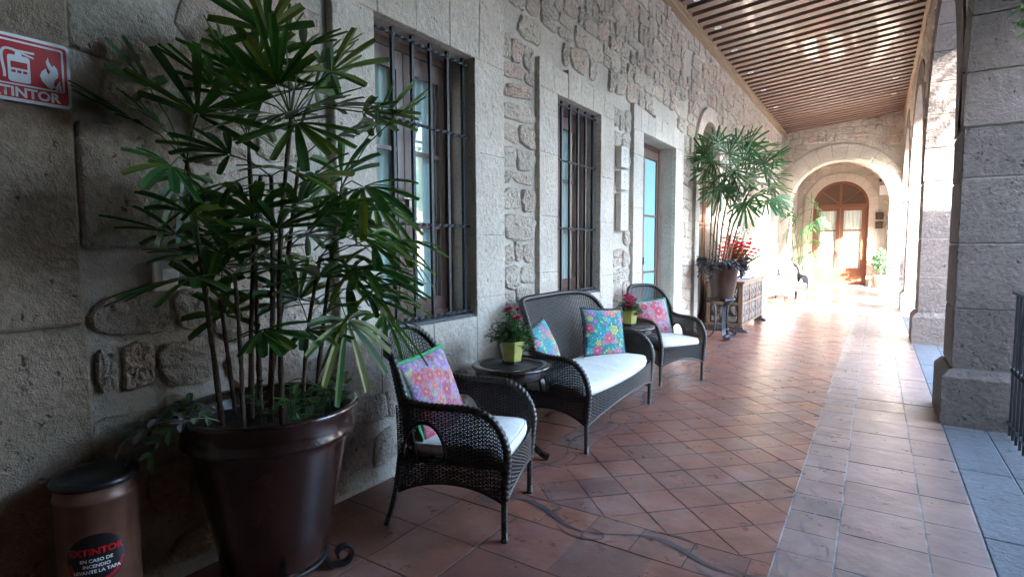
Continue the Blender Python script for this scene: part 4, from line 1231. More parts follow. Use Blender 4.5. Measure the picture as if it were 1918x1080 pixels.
def wicker_seat(name, label, cat, hw, zb, bow, mat, group=None, arch=0.07, wing=0.13, pexp=4.0, cush=True, cush_mat='cushion'):
    """hw: half width, zb: top of the backrest"""
    t = empty(name, (0, 0, 0), label=label, cat=cat, group=group)
    ZS = 0.40; ZA = 0.675; yf, yr = 0.30, -0.27
    Mw = M[mat]
    under = lambda q: 0.205 + arch * (1 - np.abs(q) ** 2.2)
    # front skirt
    def S(u, v):
        x = (-1 + 2 * u) * hw; q = x / hw
        y = yf + 0.02 + bow * (1 - q * q); z = ZS + 0.02 - (ZS + 0.02 - under(q)) * v
        return np.stack([x, y, z], -1)
    link('front_skirt', weave('front_skirt', S, 2 * hw, 0.19), Mw, t)
    # arm sides with an arched gap
    def arm_top(y):
        y1 = 0.13; y2 = yf + 0.03
        k = np.clip((y - y1) / (y2 - y1), 0, 1)
        return ZA - 0.22 * (1 - np.sqrt(np.clip(1 - k ** 2, 0, 1)))
    for sgn in (-1, 1):
        def S(u, v, sgn=sgn):
            y = yr + (yf + 0.02 - yr) * u
            q = (y - (yr + yf) / 2) / ((yf - yr) / 2)
            zb_ = under(np.clip(q, -1, 1)); zt_ = arm_top(y)
            z = zt_ - (zt_ - zb_) * v
            x = sgn * (hw + 0.008 * (1 - np.clip(q, -1, 1) ** 2) + 0.012 * np.clip((z - 0.4) / 0.27, 0, 1) ** 2)
            return np.stack([x, y, z], -1)
        def mk(u, v, S=S):
            P = S(u, v); y, z = P[..., 1], P[..., 2]
            return ~((((y + 0.115) / 0.115) ** 2 + ((z - 0.415) / 0.175) ** 2 < 1) & (z > 0.415))
        link('arm_panel', weave('arm_panel', S, 0.60, 0.46, mk), Mw, t)
        # rim of the arched gap
        mb = MB(); pts = [(sgn * (hw + 0.014), -0.115 - 0.118 * math.cos(PI * i / 18), 0.415 + 0.178 * math.sin(PI * i / 18)) for i in range(19)]
        mb.add(*braid(pts, 0.010, 0.018, 0.2, 6)); mb.build('gap_rim', Mw, t, True)
    # backrest
    def top_prof(q):
        return ZA + 0.02 + (zb - ZA - 0.02) * np.sqrt(np.clip(1 - np.abs(q) ** pexp, 0, 1))
    def back_y(q, z): return yr - 0.015 - 0.125 * np.clip((z - ZS) / 0.6, -0.4, 1.3) + wing * np.abs(q) ** 3.5
    def S(u, v):
        q = -1 + 2 * u; x = q * (hw + 0.01); zt_ = top_prof(np.clip(q, -1, 1)); z = zt_ - (zt_ - (ZS - 0.02)) * v
        return np.stack([x, back_y(np.clip(q, -1, 1), z), z], -1)
    link('backrest', weave('backrest', S, 2 * hw, zb - ZS), Mw, t)
    # rear skirt
    def S(u, v):
        x = (-1 + 2 * u) * hw; q = x / hw; z = ZS + 0.01 - (ZS + 0.01 - under(q)) * v
        return np.stack([x, np.full_like(x, yr), z], -1)
    link('rear_skirt', weave('rear_skirt', S, 2 * hw, 0.19), Mw, t)
    # braided edge: one rope over arms and back
    def arm_pts(sgn):
        ys = [0.0, 0.10, 0.17, 0.23, 0.275, 0.31, 0.325, 0.33]
        p = [Vector((sgn * (hw + 0.016), y, float(arm_top(np.array(y))) + 0.006)) for y in [q_ for q_ in (-0.2, -0.1) + tuple(ys[:-1]) if q_ > yr - 0.07 + wing + 0.03]]
        p += [Vector((sgn * (hw + 0.012), 0.335, 0.46)), Vector((sgn * (hw + 0.004), 0.33, 0.40)), Vector((sgn * hw, 0.32, 0.30)), Vector((sgn * hw, 0.315, 0.22))]
        return p
    bk = []
    for i in range(41):
        q = -math.cos(PI * i / 40); z = float(top_prof(np.array(q)))
        bk.append(Vector((q * (hw + 0.012), float(back_y(q, z)), z + 0.004)))
    pts = arm_pts(-1)[::-1] + bk + arm_pts(1)
    mb = MB(); mb.add(*braid(smooth_path(pts, 2), 0.021)); mb.build('braided_edge', Mw, t, True)
    # thin rims
    mb = MB()
    pts = [(x * hw, yf + 0.02 + bow * (1 - x * x), float(under(np.array(x)))) for x in np.linspace(-1, 1, 25)]
    mb.add(*braid(pts, 0.0085, 0.018, 0.2, 6))
    for sgn in (-1, 1):
        pts = [(sgn * hw, yr + (yf - yr) * k, float(under(np.array(-1 + 2 * k)))) for k in np.linspace(0, 1, 17)]
        mb.add(*braid(pts, 0.0085, 0.018, 0.2, 6))
    mb.build('skirt_rim', Mw, t, True)
    # seat frame
    mb = MB(); mb.box((-hw + 0.012, yr + 0.01, ZS - 0.035), (hw - 0.012, yf + 0.005, ZS - 0.012)); mb.build('seat_frame', M['wicker_under'] if mat == 'wicker' else Mw, t)
    # legs wrapped in cane
    for sx in (-1, 1):
        def wrapped(pts, r):
            P = smooth_path(pts, 1); mb = MB(); n_ = 50; m_ = []
            for i in range(n_ + 1):
                f = i / n_ * (len(P) - 1); k = min(int(f), len(P) - 2); m_.append(P[k].lerp(P[k + 1], f - k))
            rr = [r * (1 + (0.10 if i % 2 else -0.05)) for i in range(n_ + 1)]
            rr[-1] = rr[-2] = r * 1.15; rr[-3] = r * 1.2
            mb.tube(m_, rr, 8); return mb
        wrapped([(sx * (hw - 0.002), 0.312, 0.42), (sx * (hw - 0.002), 0.312, 0.2), (sx * (hw - 0.004), 0.312, 0.0)], 0.0175).build('leg', Mw, t, False)
        wrapped([(sx * (hw - 0.01), yr + 0.01, 0.42), (sx * (hw - 0.012), yr - 0.02, 0.2), (sx * (hw - 0.02), yr - 0.085, 0.0)], 0.0165).build('leg', Mw, t, False)
    if cush:
        cb, pipe = seat_cushion(hw - 0.018, yr + 0.03, yf + 0.005, ZS - 0.008, ZS + 0.075, bow)
        cu = cb.build('seat_cushion', M[cush_mat], t, True); pipe.build('piping', M[cush_mat], cu, True)
    return t

def copy_tree(o, parent=None, loc=None, rz=None, label=None):
    c = o.copy(); col.objects.link(c)
    if parent: c.parent = parent
    if loc is not None: c.location = loc
    if rz is not None: c.rotation_euler = (0, 0, rz)
    if label: c['label'] = label
    for ch in list(o.children): copy_tree(ch, c)
    return c

GC = 'wicker seats along the rubble wall'
ch1 = wicker_seat('wicker_armchair', 'dark wicker armchair nearest the viewpoint with green edged floral pillow', 'armchair', 0.295, 1.03, 0.02, 'wicker', GC)
ch1.location = (-1.92, 2.43, 0); ch1.rotation_euler = (0, 0, R(-71.3))
ch2 = copy_tree(ch1, None, (-2.00, 6.20, 0), R(-122), 'dark wicker armchair beyond the settee turned towards the viewpoint')
st_ = wicker_seat('wicker_settee', 'two seat dark wicker settee with white cushion under the second window', 'settee', 0.745, 1.06, 0.065, 'wicker', GC, arch=0.09, wing=0.24, pexp=10.0)
st_.location = (-2.045, 4.31, 0); st_.rotation_euler = (0, 0, R(-88))

# ---------------- embroidered pillows
def pillow(name, label, cols, ground_c, leaf_c, trim, loc, rot, size=0.44, seed=1, group=None, thick=0.075, nfl=60, fs=1.0):
    t = empty(name, loc, label=label, cat='pillow', group=group)
    t.rotation_euler = rot
    n = 110; r = random.Random(seed)
    g_ = np.linspace(-1, 1, n); X, Y = np.meshgrid(g_, g_)
    pin = 1 - 0.05 * (1 - np.abs(X * Y) ** 1.5) 
    H = thick * (np.clip(1 - X ** 2, 0, 1) ** 0.45) * (np.clip(1 - Y ** 2, 0, 1) ** 0.45)
    H = H * (1 + 0.05 * np.sin(5 * X + seed) * np.cos(4 * Y + 2 * seed))
    PX = X * size / 2 * (1 - 0.05 * (1 - Y ** 2)); PZ = Y * size / 2 * (1 - 0.05 * (1 - X ** 2))
    C = np.zeros((n, n, 3)); C[:] = ground_c
    # leaves
    for k in range(130):
        cx, cy = r.uniform(-1, 1), r.uniform(-1, 1); a = r.uniform(0, PI); l = r.uniform(0.06, 0.13)
        dx, dy = X - cx, Y - cy; u = dx * math.cos(a) + dy * math.sin(a); v = -dx * math.sin(a) + dy * math.cos(a)
        m = (u / l) ** 2 + (v / (l * 0.38)) ** 2 < 1
        C[m] = np.array(leaf_c[k % len(leaf_c)]) * r.uniform(0.8, 1.2)
    pts = []
    tries = 0
    while len(pts) < nfl and tries < 4000:
        tries += 1; p = (r.uniform(-0.92, 0.92), r.uniform(-0.92, 0.92)); rad = r.choice([0.20, 0.16, 0.13, 0.10, 0.08]) * fs * r.uniform(0.85, 1.15) * (1.0 if tries < 1500 else 0.7 / fs)
        if all((p[0] - q[0]) ** 2 + (p[1] - q[1]) ** 2 > ((rad + q[2]) * 0.86) ** 2 for q in pts): pts.append((p[0], p[1], rad))
    for k, (cx, cy, rad) in enumerate(pts):
        dx, dy = X - cx, Y - cy; rr = np.hypot(dx, dy); a = np.arctan2(dy, dx) + r.uniform(0, 6)
        npet = r.choice([5, 5, 6, 7]); edge = rad * (0.80 + 0.2 * np.abs(np.cos(a * npet / 2)))
        c = np.array(cols[k % len(cols)]); m = rr < edge
        shade = 0.60 + 0.55 * (rr / rad) + 0.22 * (np.abs(np.cos(a * npet / 2)) > 0.4)
        stripe = 1 - 0.28 * (np.abs(np.cos(a * npet / 2)) < 0.16)
        dull = 0.82 + 0.18 * np.sin(37 * X + 3 * k) * np.sin(41 * Y + k)
        C[m] = np.clip((c[None, None] * (shade * stripe * dull)[..., None]), 0, 0.9)[m]
        mm = (rr < rad * 0.55) & (rr > rad * 0.46); C[mm] = np.clip(c * 0.55, 0, 1)
        mm = rr < rad * 0.2; C[mm] = np.clip(c * 0.35 + np.array([0.35, 0.28, 0.05]), 0, 1)
        mm = (rr > edge) & (rr < edge + 0.018); C[mm] = np.array(ground_c) * 0.6
    V = np.concatenate([np.stack([PX, H, PZ], -1).reshape(-1, 3), np.stack([PX, -H, PZ], -1).reshape(-1, 3)])
    idx = np.arange(n * n).reshape(n, n)
    q = np.stack([idx[:-1, :-1], idx[:-1, 1:], idx[1:, 1:], idx[1:, :-1]], -1).reshape(-1, 4)
    Q = np.concatenate([q[:, ::-1], q + n * n])
    me = np_mesh('pillow_cover', V, Q, True)
    ca = me.color_attributes.new('Col', 'FLOAT_COLOR', 'POINT')
    CC = np.concatenate([np.concatenate([C.reshape(-1, 3), np.ones((n * n, 1))], 1)] * 2)
    ca.data.foreach_set('color', CC.astype(np.float32).ravel())
    link('pillow_cover', me, M['embroidery'], t)
    # flange
    mb = MB(); bp = []
    for i in range(160):
        f = (i % 40) / 40 * 2 - 1; sd_ = i // 40; s2 = size / 2
        e = 1 - 0.05 * (1 - f * f)
        p = [(f, -e), (e, f), (-f, e), (-e, -f)][sd_]; bp.append((p[0] * s2, p[1] * s2))
    vs = []; fs = []
    for i, (x, z) in enumerate(bp):
        k = 1 + 0.075; w = 0.005 * math.sin(i * 0.9 + seed)
        vs += [(x * 0.985, 0.006, z * 0.985), (x * k, 0.002 + w, z * k), (x * k, -0.002 + w, z * k), (x * 0.985, -0.006, z * 0.985)]
    m = len(bp)
    for i in range(m):
        j = (i + 1) % m
        for a in range(4): b = (a + 1) % 4; fs.append((i * 4 + a, j * 4 + a, j * 4 + b, i * 4 + b))
    mb.add(vs, fs); mb.build('flange', trim, t, True)
    return t
def prot(face_deg, tilt_deg, roll_deg=0):
    """pillow front (+Y local) faces compass face_deg (from +X axis, ccw), leans back by tilt"""
    return (Matrix.Rotation(R(face_deg - 90), 4, 'Z') @ Matrix.Rotation(R(tilt_deg), 4, 'X') @ Matrix.Rotation(R(roll_deg), 4, 'Y')).to_euler()
lil = [(0.46, 0.06, 0.10), (0.28, 0.18, 0.40), (0.52, 0.12, 0.16), (0.34, 0.22, 0.42), (0.55, 0.20, 0.20), (0.38, 0.08, 0.15)]
teal = [(0.45, 0.08, 0.18), (0.02, 0.24, 0.32), (0.52, 0.20, 0.15), (0.22, 0.12, 0.36), (0.05, 0.32, 0.40), (0.34, 0.38, 0.12), (0.40, 0.16, 0.28)]
GP = 'embroidered floral pillows on the wicker seats'
pillow('throw_pillow', 'square lilac and rose embroidered pillow with green edge on the nearest armchair', lil, (0.34, 0.25, 0.30), [(0.12, 0.24, 0.08), (0.34, 0.38, 0.20)], M['green_trim'], (-2.085, 2.36, 0.665), prot(10, 20, 3), 0.47, 4, GP, fs=1.6)
pillow('throw_pillow', 'lilac and pink embroidered pillow with green edge on the farther armchair', lil, (0.36, 0.26, 0.34), [(0.12, 0.24, 0.08), (0.34, 0.38, 0.20)], M['green_trim'], (-2.17, 6.30, 0.665), prot(-50, 20, 6), 0.41, 9, GP, fs=1.5)
pillow('throw_pillow', 'black edged teal floral pillow upright at the far end of the settee', teal, (0.015, 0.16, 0.17), [(0.02, 0.30, 0.26), (0.30, 0.40, 0.16)], M['black_trim'], (-2.12, 4.80, 0.695), prot(-32, 16, -4), 0.44, 14, GP, fs=1.25, nfl=30)
pillow('throw_pillow', 'teal floral pillow half hidden behind the flower pot on the settee', teal, (0.015, 0.22, 0.23), [(0.02, 0.30, 0.26), (0.30, 0.40, 0.16)], M['black_trim'], (-2.20, 3.83, 0.68), prot(10, 20, 8), 0.42, 21, GP, fs=1.25, nfl=30)

# ---------------- round side tables
def side_table(loc, label):
    t = empty('side_table', loc, label=label, cat='side table', group='round dark side tables between the wicker seats')
    mb = MB(); mb.lathe([(0.20, 0.655), (0.262, 0.650), (0.278, 0.657), (0.280, 0.668), (0.272, 0.677), (0.225, 0.678), (0.218, 0.672)], 48, caps=False); mb.build('top_rim', M['tabletop'], t, True)
    n = 0; mb = MB(); mb.lathe([(0.001, 0.654), (0.218, 0.654)], 48, caps=False); mb.build('top_liner', M['wicker_under'], t)
    def S(u, v):
        a = 2 * PI * u; rr = 0.218 - 0.205 * v
        return np.stack([rr * np.cos(a), rr * np.sin(a), np.full_like(rr, 0.669)], -1)
    link('woven_top', weave('woven_top', S, 0.9, 0.205, None, 0.016, 0.009, 0.002, 0.0038, 0.003), M['table_weave'], t)
    mb = MB(); mb.lathe([(0.245, 0.650), (0.248, 0.60), (0.240, 0.592), (0.236, 0.60), (0.236, 0.650)], 48, caps=False); mb.build('apron', M['tabletop'], t, True)
    mb = MB(); mb.lathe([(0.05, 0.648), (0.05, 0.60), (0.028, 0.56), (0.026, 0.40), (0.038, 0.34), (0.024, 0.30), (0.026, 0.14), (0.045, 0.12), (0.045, 0.07), (0.02, 0.06)], 20); mb.build('pedestal', M['tabletop'], t, True)
    for i in range(3):
        a = i * 2 * PI / 3 + 0.35; c, s_ = math.cos(a), math.sin(a)
        mb = MB(); pts = [(c * r_, s_ * r_, z) for r_, z in ((0.03, 0.13), (0.10, 0.12), (0.17, 0.085), (0.23, 0.035), (0.27, 0.02))]
        mb.bar(smooth_path(pts, 1), (-s_, c, 0), 0.018, 0.018); mb.build('foot', M['tabletop'], t)
    return t
tb1 = side_table((-2.13, 3.23, 0), 'round dark side table with woven top between the near armchair and the settee')
copy_tree(tb1, None, (-2.14, 5.46, 0), 0.5, 'round dark side table between the settee and the farther armchair')

# ---------------- foliage helpers
def leaf_geo(mb, base, tip, width, side, fold=0.15, droop=0.0, seg=4, blunt=0.35):
    base, tip = Vector(base), Vector(tip); d = tip - base; ln = d.length
    if ln < 1e-6: return
    d.normalize(); s_ = (side - d * side.dot(d)); s_ = s_.normalized() if s_.length > 1e-5 else d.orthogonal().normalized(); n = d.cross(s_)
    if n.z < 0: n = -n
    vs = []; fs = []
    for i in range(seg + 1):
        f = i / seg
        w = width * 0.5 * ((math.sin(PI * min(1, f * 0.72 + 0.10)) ** 0.7 if i < seg else blunt) if blunt < 0.8 else (0.30 + 0.70 * min(1, f * 2.0)) * (1 if i < seg else blunt))
        c = base + d * (ln * f) - Vector((0, 0, 1)) * (droop * ln * f * f)
        vs += [c - s_ * w + n * (w * fold), c - n * (w * fold), c + s_ * w + n * (w * fold)]
    for i in range(seg):
        a = 3 * i; fs += [(a, a + 1, a + 4, a + 3), (a + 1, a + 2, a + 5, a + 4)]
    mb.add(vs, fs)
def fan_leaf(start, hub, size, r, nl=None, spread=None, droop=0.25, width=0.030, facing=None):
    """lady palm leaf: stalk and a hand of blunt leaflets"""
    start, hub = Vector(start), Vector(hub)
    mb = MB(); mid = start.lerp(hub, 0.5) + Vector((0, 0, 0.10 * (hub - start).length))
    pts = [start.lerp(mid, k / 3) if k < 3 else mid for k in range(3)] + [mid.lerp(hub, k / 3) for k in range(4)]
    mb.tube(pts, 0.0032, 4)
    d = (hub - mid).normalized()
    if facing is None:
        up = Vector((r.uniform(-0.5, 0.5), r.uniform(-0.5, 0.5), 1.0))
        view = (Vector((0, 0, CAM_H)) - hub).normalized()
        up = up.normalized() * r.uniform(0.3, 1.0) + view * r.uniform(0.2, 1.0)
    else: up = Vector(facing)
    n = (up - d * up.dot(d)).normalized(); s_ = d.cross(n)
    nl = nl or r.randint(7, 11); spread = spread or r.uniform(1.5, 2.2)
    for i in range(nl):
        a = spread * (-1 + 2 * i / (nl - 1)) * 0.98 + r.uniform(-0.07, 0.07)
        l = size * (0.98 - 0.28 * abs(a / spread) ** 2) * r.uniform(0.9, 1.08)
        t = d * math.cos(a) + s_ * math.sin(a) + n * r.uniform(-0.12, 0.16)
        t.normalize()
        leaf_geo(mb, hub + t * 0.008, hub + t * l, width * r.uniform(0.8, 1.15) * (1 - 0.25 * abs(a / spread)), n.cross(t), 0.16, droop * r.uniform(0.6, 1.5), 5, 0.82)
    return mb
def clampx(p, xmin=XW + 0.05):
    p = Vector(p); p.x = max(p.x, xmin); return p

def stem(mb_parent, pts, r0, r1, mat, name='stem'):
    P = smooth_path(pts, 1); n_ = 36; m_ = []; rr = []
    for i in range(n_ + 1):
        f = i / n_ * (len(P) - 1); k = min(int(f), len(P) - 2); m_.append(P[k].lerp(P[k + 1], f - k))
        rr.append((r0 + (r1 - r0) * i / n_) * random.uniform(0.85, 1.2))
    mb = MB(); mb.tube(m_, rr, 7)
    return mb.build(name, mat, mb_parent, True)

# ---------------- pots on iron stands
def scroll_foot(mb, c, ang, r_in, r_out, z_top, z_foot=0.0, w=0.018, th=0.005, curl=0.055, big=False):
    ca, sa = math.cos(ang), math.sin(ang)
    pts = [(r_in, z_top), (r_in + 0.0, z_top * 0.6), (r_in + 0.02, curl * 1.6)]
    base = [Vector((c[0] + ca * q, c[1] + sa * q, z)) for q, z in smooth_path2(pts)]
    cx, cz = r_out - curl, curl + th
    arc = []
    for i in range(30):
        t = -PI / 2 + i / 29 * 2.9 * PI / 2 * 1.15; rr = curl * (1 - 0.5 * i / 29)
        arc.append(Vector((c[0] + ca * (cx + rr * math.cos(t)), c[1] + sa * (cx + rr * math.cos(t)), cz + rr * math.sin(t))))
    pts = smooth_path(base + [Vector((c[0] + ca * (r_in + 0.045), c[1] + sa * (r_in + 0.045), th + 0.008))], 1) + arc
    mb.bar(pts, (-sa, ca, 0), w, th)
def smooth_path2(p): return [(a, b) for a, b in p]

# big glazed planter
PC = (-2.19, 1.41)
ps = empty('plant_stand', (PC[0], PC[1], 0), label='low black iron scroll stand under the big brown planter', cat='plant stand')
for i in range(4):
    mb = MB(); scroll_foot(mb, (0, 0), R(33) + i * PI / 2 + 0.55, 0.19, 0.34, 0.13, w=0.022, th=0.006, curl=0.05); mb.build('scroll_leg', M['iron'], ps)
mb = MB(); mb.tube([(0.215 * math.cos(a), 0.215 * math.sin(a), 0.125) for a in np.linspace(0, 2 * PI, 33)[:-1]], 0.009, 6, closed=True); mb.build('ring', M['iron'], ps, True)
pl = empty('planter', (PC[0], PC[1], 0), label='large glossy dark brown planter holding the tall lady palm', cat='planter')
mb = MB(); mb.lathe([(0.02, 0.137), (0.205, 0.137), (0.222, 0.150), (0.246, 0.30), (0.280, 0.48), (0.315, 0.66), (0.322, 0.695), (0.350, 0.700), (0.352, 0.715), (0.345, 0.725), (0.356, 0.79), (0.368, 0.808), (0.372, 0.820), (0.362, 0.828), (0.340, 0.822), (0.325, 0.79), (0.30, 0.74)], 64, caps=False)
mb.build('pot_body', M['glaze'], pl, True)
mb = MB()
vs = []; fs = []
for j in range(7):
    for i in range(28):
        a = 2 * PI * i / 28; rr = 0.325 * j / 6
        vs.append((rr * math.cos(a), rr * math.sin(a), 0.765 + random.uniform(-0.008, 0.012) - 0.012 * j / 6))
for j in range(6):
    for i in range(28): fs.append((j * 28 + i, j * 28 + (i + 1) % 28, (j + 1) * 28 + (i + 1) % 28, (j + 1) * 28 + i))
mb.add(vs, fs); mb.build('soil', M['soil'], pl, True)

palm = empty('lady_palm', (PC[0], PC[1], 0.76), label='tall dark green lady palm with many stems in the big brown planter', cat='palm')
r = random.Random(5)
inv = Vector((-PC[0], -PC[1], -0.76))
def P1(u, v, off=0.0): return clampx(at_d(u, v, PC[0], PC[1], off))
stems1 = [((415, 752, -.05), (392, 600, 0.02), (350, 300, 0.05)), ((470, 760, 0), (470, 560, 0), (488, 330, 0.05)), ((505, 762, -.1), (512, 520, -.05), (508, 330, -.05)),
          ((528, 760, -.12), (520, 480, -.1), (545, 220, -.08)), ((487, 745, .12), (478, 500, .1), (465, 260, .08)), ((440, 750, .1), (425, 650, .1), (412, 560, .1)),
          ((565, 750, 0), (575, 620, .0), (600, 480, .02)), ((590, 740, .1), (610, 560, .1), (640, 350, .1)), ((500, 750, .15), (540, 480, .15), (560, 300, .15)), ((455, 760, -.12), (450, 640, -.12), (440, 520, -.1))]
for k, s3 in enumerate(stems1):
    pts = [P1(*q) + inv for q in s3]
    pts[0].z = 0.0
    stem(palm, pts, 0.0125 if k not in (5, 6, 9) else 0.009, 0.008, M['stem'])
# leaves: stalk start, hub, size
hubs = [(280, 165, .30), (250, 225, .32), (300, 235, .26), (370, 215, .30), (395, 160, .26), (440, 225, .30), (450, 90, .0), (505, 150, .30), (525, 120, .32), (560, 130, .33), (590, 170, .32), (520, 215, .32), (555, 230, .30),
        (620, 135, .28), (655, 165, .22), (630, 255, .30), (705, 235, .30), (680, 210, .28), (735, 225, .22), (345, 330, .28), (320, 310, .24), (410, 370, .30), (440, 340, .28), (660, 270, .28), (700, 320, .28),
        (362, 520, .28), (375, 480, .26), (330, 440, .26), (400, 440, .28), (450, 460, .28), (420, 590, .24), (520, 430, .28), (575, 440, .28), (620, 470, .28), (610, 400, .28), (660, 440, .30), (700, 460, .30),
        (650, 540, .30), (690, 560, .30), (600, 570, .26), (560, 560, .26), (530, 590, .24), (740, 450, .24), (625, 620, .22), (480, 400, .26), (640, 330, .28), (590, 330, .26), (470, 150, .28), (490, 190, .3), (575, 200, .3), (540, 320, .26), (700, 380, .3), (545, 500, .28), (480, 545, .24), (430, 130, .26), (535, 75, .26), (480, 120, .30), (550, 170, .32), (600, 120, .30), (500, 240, .30), (620, 200, .28), (545, 260, .28), (430, 290, .26), (385, 250, .26), (640, 410, .28), (560, 380, .28), (670, 500, .28), (355, 400, .24), (495, 480, .26), (440, 520, .26), (600, 520, .30), (650, 600, .28), (700, 520, .30), (720, 590, .26), (570, 620, .24), (490, 620, .22), (630, 560, .3), (545, 440, .28), (390, 540, .24), (420, 480, .26), (680, 350, .28), (590, 400, .28), (520, 160, .3), (570, 90, .28), (500, 60, .26)]
tips = [[P1(*q) for q in s3] for s3 in stems1]
k = 0
for (u, v, sz) in hubs:
    if sz <= 0 or r.random() < 0.12: continue
    off = r.uniform(-0.22, 0.24)
    if off > 0.12 and u < 420: off = 0.05
    hub = P1(u, v, off)
    best = None
    for s3 in tips:
        for f in (0.55, 0.7, 0.85, 1.0):
            q = s3[1].lerp(s3[2], (f - 0.5) * 2)
            if q.z > hub.z - 0.02 and f < 1: continue
            dd = (q - hub).length + 0.15 * abs(q.z - (hub.z - 0.18))
            if best is None or dd < best[0]: best = (dd, q)
    st0 = best[1] if best else tips[0][2]
    drp = 0.45 if (u > 620 and v > 330) else (0.12 if v < 260 else 0.25)
    mb = fan_leaf(st0 + inv, hub + inv, sz * r.uniform(0.9, 1.08) * (0.82 if u < 330 else 1.0), r, nl=r.randint(7, 10), spread=r.uniform(1.3, 2.0), droop=drp * 0.7, width=0.041)
    # keep foliage off the wall
    mb.v = [(max(p[0], XW + 0.03 + inv.x + 0.0), p[1], p[2]) for p in mb.v]
    mb.build('fan_leaf', M['palm'], palm)
# long narrow drooping blades on the window side
for k in range(16):
    a = P1(r.uniform(590, 700), r.uniform(380, 560), r.uniform(-0.2, 0.1)); 
    mb = MB()
    for j in range(3):
        d = Vector((r.uniform(-0.2, 0.5), r.uniform(-0.1, 0.6), r.uniform(-0.1, 0.5))).normalized()
        leaf_geo(mb, a + inv, clampx(a + d * r.uniform(0.22, 0.36)) + inv, 0.026, Vector((r.uniform(-1, 1), r.uniform(-1, 1), 0)), 0.2, 0.8, 6)
    mb.build('blade', M['palm'], palm)

def trailing(name, label, c, rad, z, n, mat, seed, hang=0.25, lsize=0.07, sector=None):
    r = random.Random(seed); t = empty(name, (c[0], c[1], z), label=label, cat='plant')
    for s_ in range(n):
        a = r.uniform(0, 2 * PI) if sector is None else r.uniform(*sector)
        q = Vector((math.cos(a) * rad * r.uniform(0.5, 0.9), math.sin(a) * rad * r.uniform(0.5, 0.9), 0)); mb = MB(); pts = [q.copy()]
        d = Vector((math.cos(a), math.sin(a), 0.9)); steps = r.randint(4, 7)
        for i in range(steps):
            d = (d + Vector((0, 0, -0.35 * hang * 4)) * 0.5).normalized()
            q = q + d * (lsize * 0.75)
            if c[0] + q.x < XW + 0.06: q.x = XW + 0.06 - c[0]
            pts.append(q.copy())
            for k in (-1, 1):
                sd_ = Vector((-math.sin(a), math.cos(a), 0)) * k
                tip = q + (sd_ * 0.8 + d * 0.5 + Vector((0, 0, r.uniform(-0.3, 0.5)))).normalized() * lsize * r.uniform(0.7, 1.2)
                tip.x = max(tip.x, XW + 0.04 - c[0])
                leaf_geo(mb, q, tip, lsize * 0.45, d, 0.2, 0.2, 3, 0.05)
        mb.tube(pts, 0.002, 3)
        mb.build('sprig', mat, t)
    return t
trailing('trailing_plant', 'trailing striped spiderwort spilling over the rim of the big brown planter', PC, 0.36, 0.80, 7, M['trail'], 5, 0.45, 0.065, (R(-150), R(-75)))
r = random.Random(8); sh = empty('leafy_shoots', (PC[0], PC[1], 0.77), label='young pale green shoots in the soil on the right of the big planter', cat='plant')
for k in range(26):
    b = Vector((r.uniform(0.02, 0.26), r.uniform(-0.1, 0.24), 0)); mb = MB(); top = b + Vector((r.uniform(-0.06, 0.06), r.uniform(-0.06, 0.06), r.uniform(0.06, 0.17)))
    mb.tube([b, b.lerp(top, 0.5), top], 0.002, 4)
    for j in range(5):
        a = r.uniform(0, 6.28); q = b.lerp(top, r.uniform(0.4, 1)); leaf_geo(mb, q, q + Vector((math.cos(a), math.sin(a), 0.4)) * 0.055, 0.022, Vector((-math.sin(a), math.cos(a), 0)), 0.2, 0.1, 3, 0.05)
    mb.build('shoot', M['leafy'], sh)

# ---------------- extinguisher housing
BC = (-2.37, 0.815)
bn = empty('extinguisher_bin', (BC[0], BC[1], 0), label='round copper brown extinguisher bin with black lid and round lettered sticker', cat='bin')
mb = MB(); mb.lathe([(0.123, 0.0), (0.126, 0.01), (0.126, 0.60), (0.130, 0.605), (0.130, 0.618), (0.126, 0.623), (0.126, 0.655)], 48); mb.build('drum', M['bin'], bn, True)
mb = MB(); mb.lathe([(0.126, 0.656), (0.134, 0.660), (0.136, 0.672), (0.129, 0.682), (0.110, 0.680), (0.102, 0.668), (0.001, 0.668)], 48, caps=False); mb.build('lid', M['black'], bn, True)
def curved(mb, pts2, face, rad, zc, eps, sub=True):
    """flat outline bent round the drum: pts2 in metres (s, z)"""
    vs = [(rad * math.cos(face + s_ / rad) , rad * math.sin(face + s_ / rad), zc + z) for s_, z in pts2]
    mb.add([(v[0] * (1 + eps / rad), v[1] * (1 + eps / rad), v[2]) for v in vs], [tuple(range(len(vs)))])
FA = math.atan2(-BC[1], -BC[0]) - 0.10      # towards the viewpoint
def disc_on_drum(mb, R0, eps, zc, cut=None):
    n = 14
    for i in range(-n, n):
        for s0, s1 in ((i / n, (i + 1) / n),):
            h0, h1 = math.sqrt(max(0, 1 - s0 * s0)) * R0, math.sqrt(max(0, 1 - s1 * s1)) * R0
            curved(mb, [(s0 * R0, -h0), (s1 * R0, -h1), (s1 * R0, h1), (s0 * R0, h0)], FA, 0.126, zc, eps)
mb = MB(); disc_on_drum(mb, 0.092, 0.0012, 0.41); mb.build('sticker', M['black'], bn)
mb = MB()
for sgn in (1,):
    n = 20
    for i in range(n):
        a0, a1 = PI * 1.05 + PI * 0.9 * i / n, PI * 1.05 + PI * 0.9 * (i + 1) / n
        curved(mb, [(0.087 * math.cos(a0), 0.087 * math.sin(a0)), (0.087 * math.cos(a1), 0.087 * math.sin(a1)), (0.074 * math.cos(a1), 0.074 * math.sin(a1)), (0.074 * math.cos(a0), 0.074 * math.sin(a0))], FA, 0.126, 0.41, 0.002)
mb.build('sticker_band', M['sticker_red'], bn)

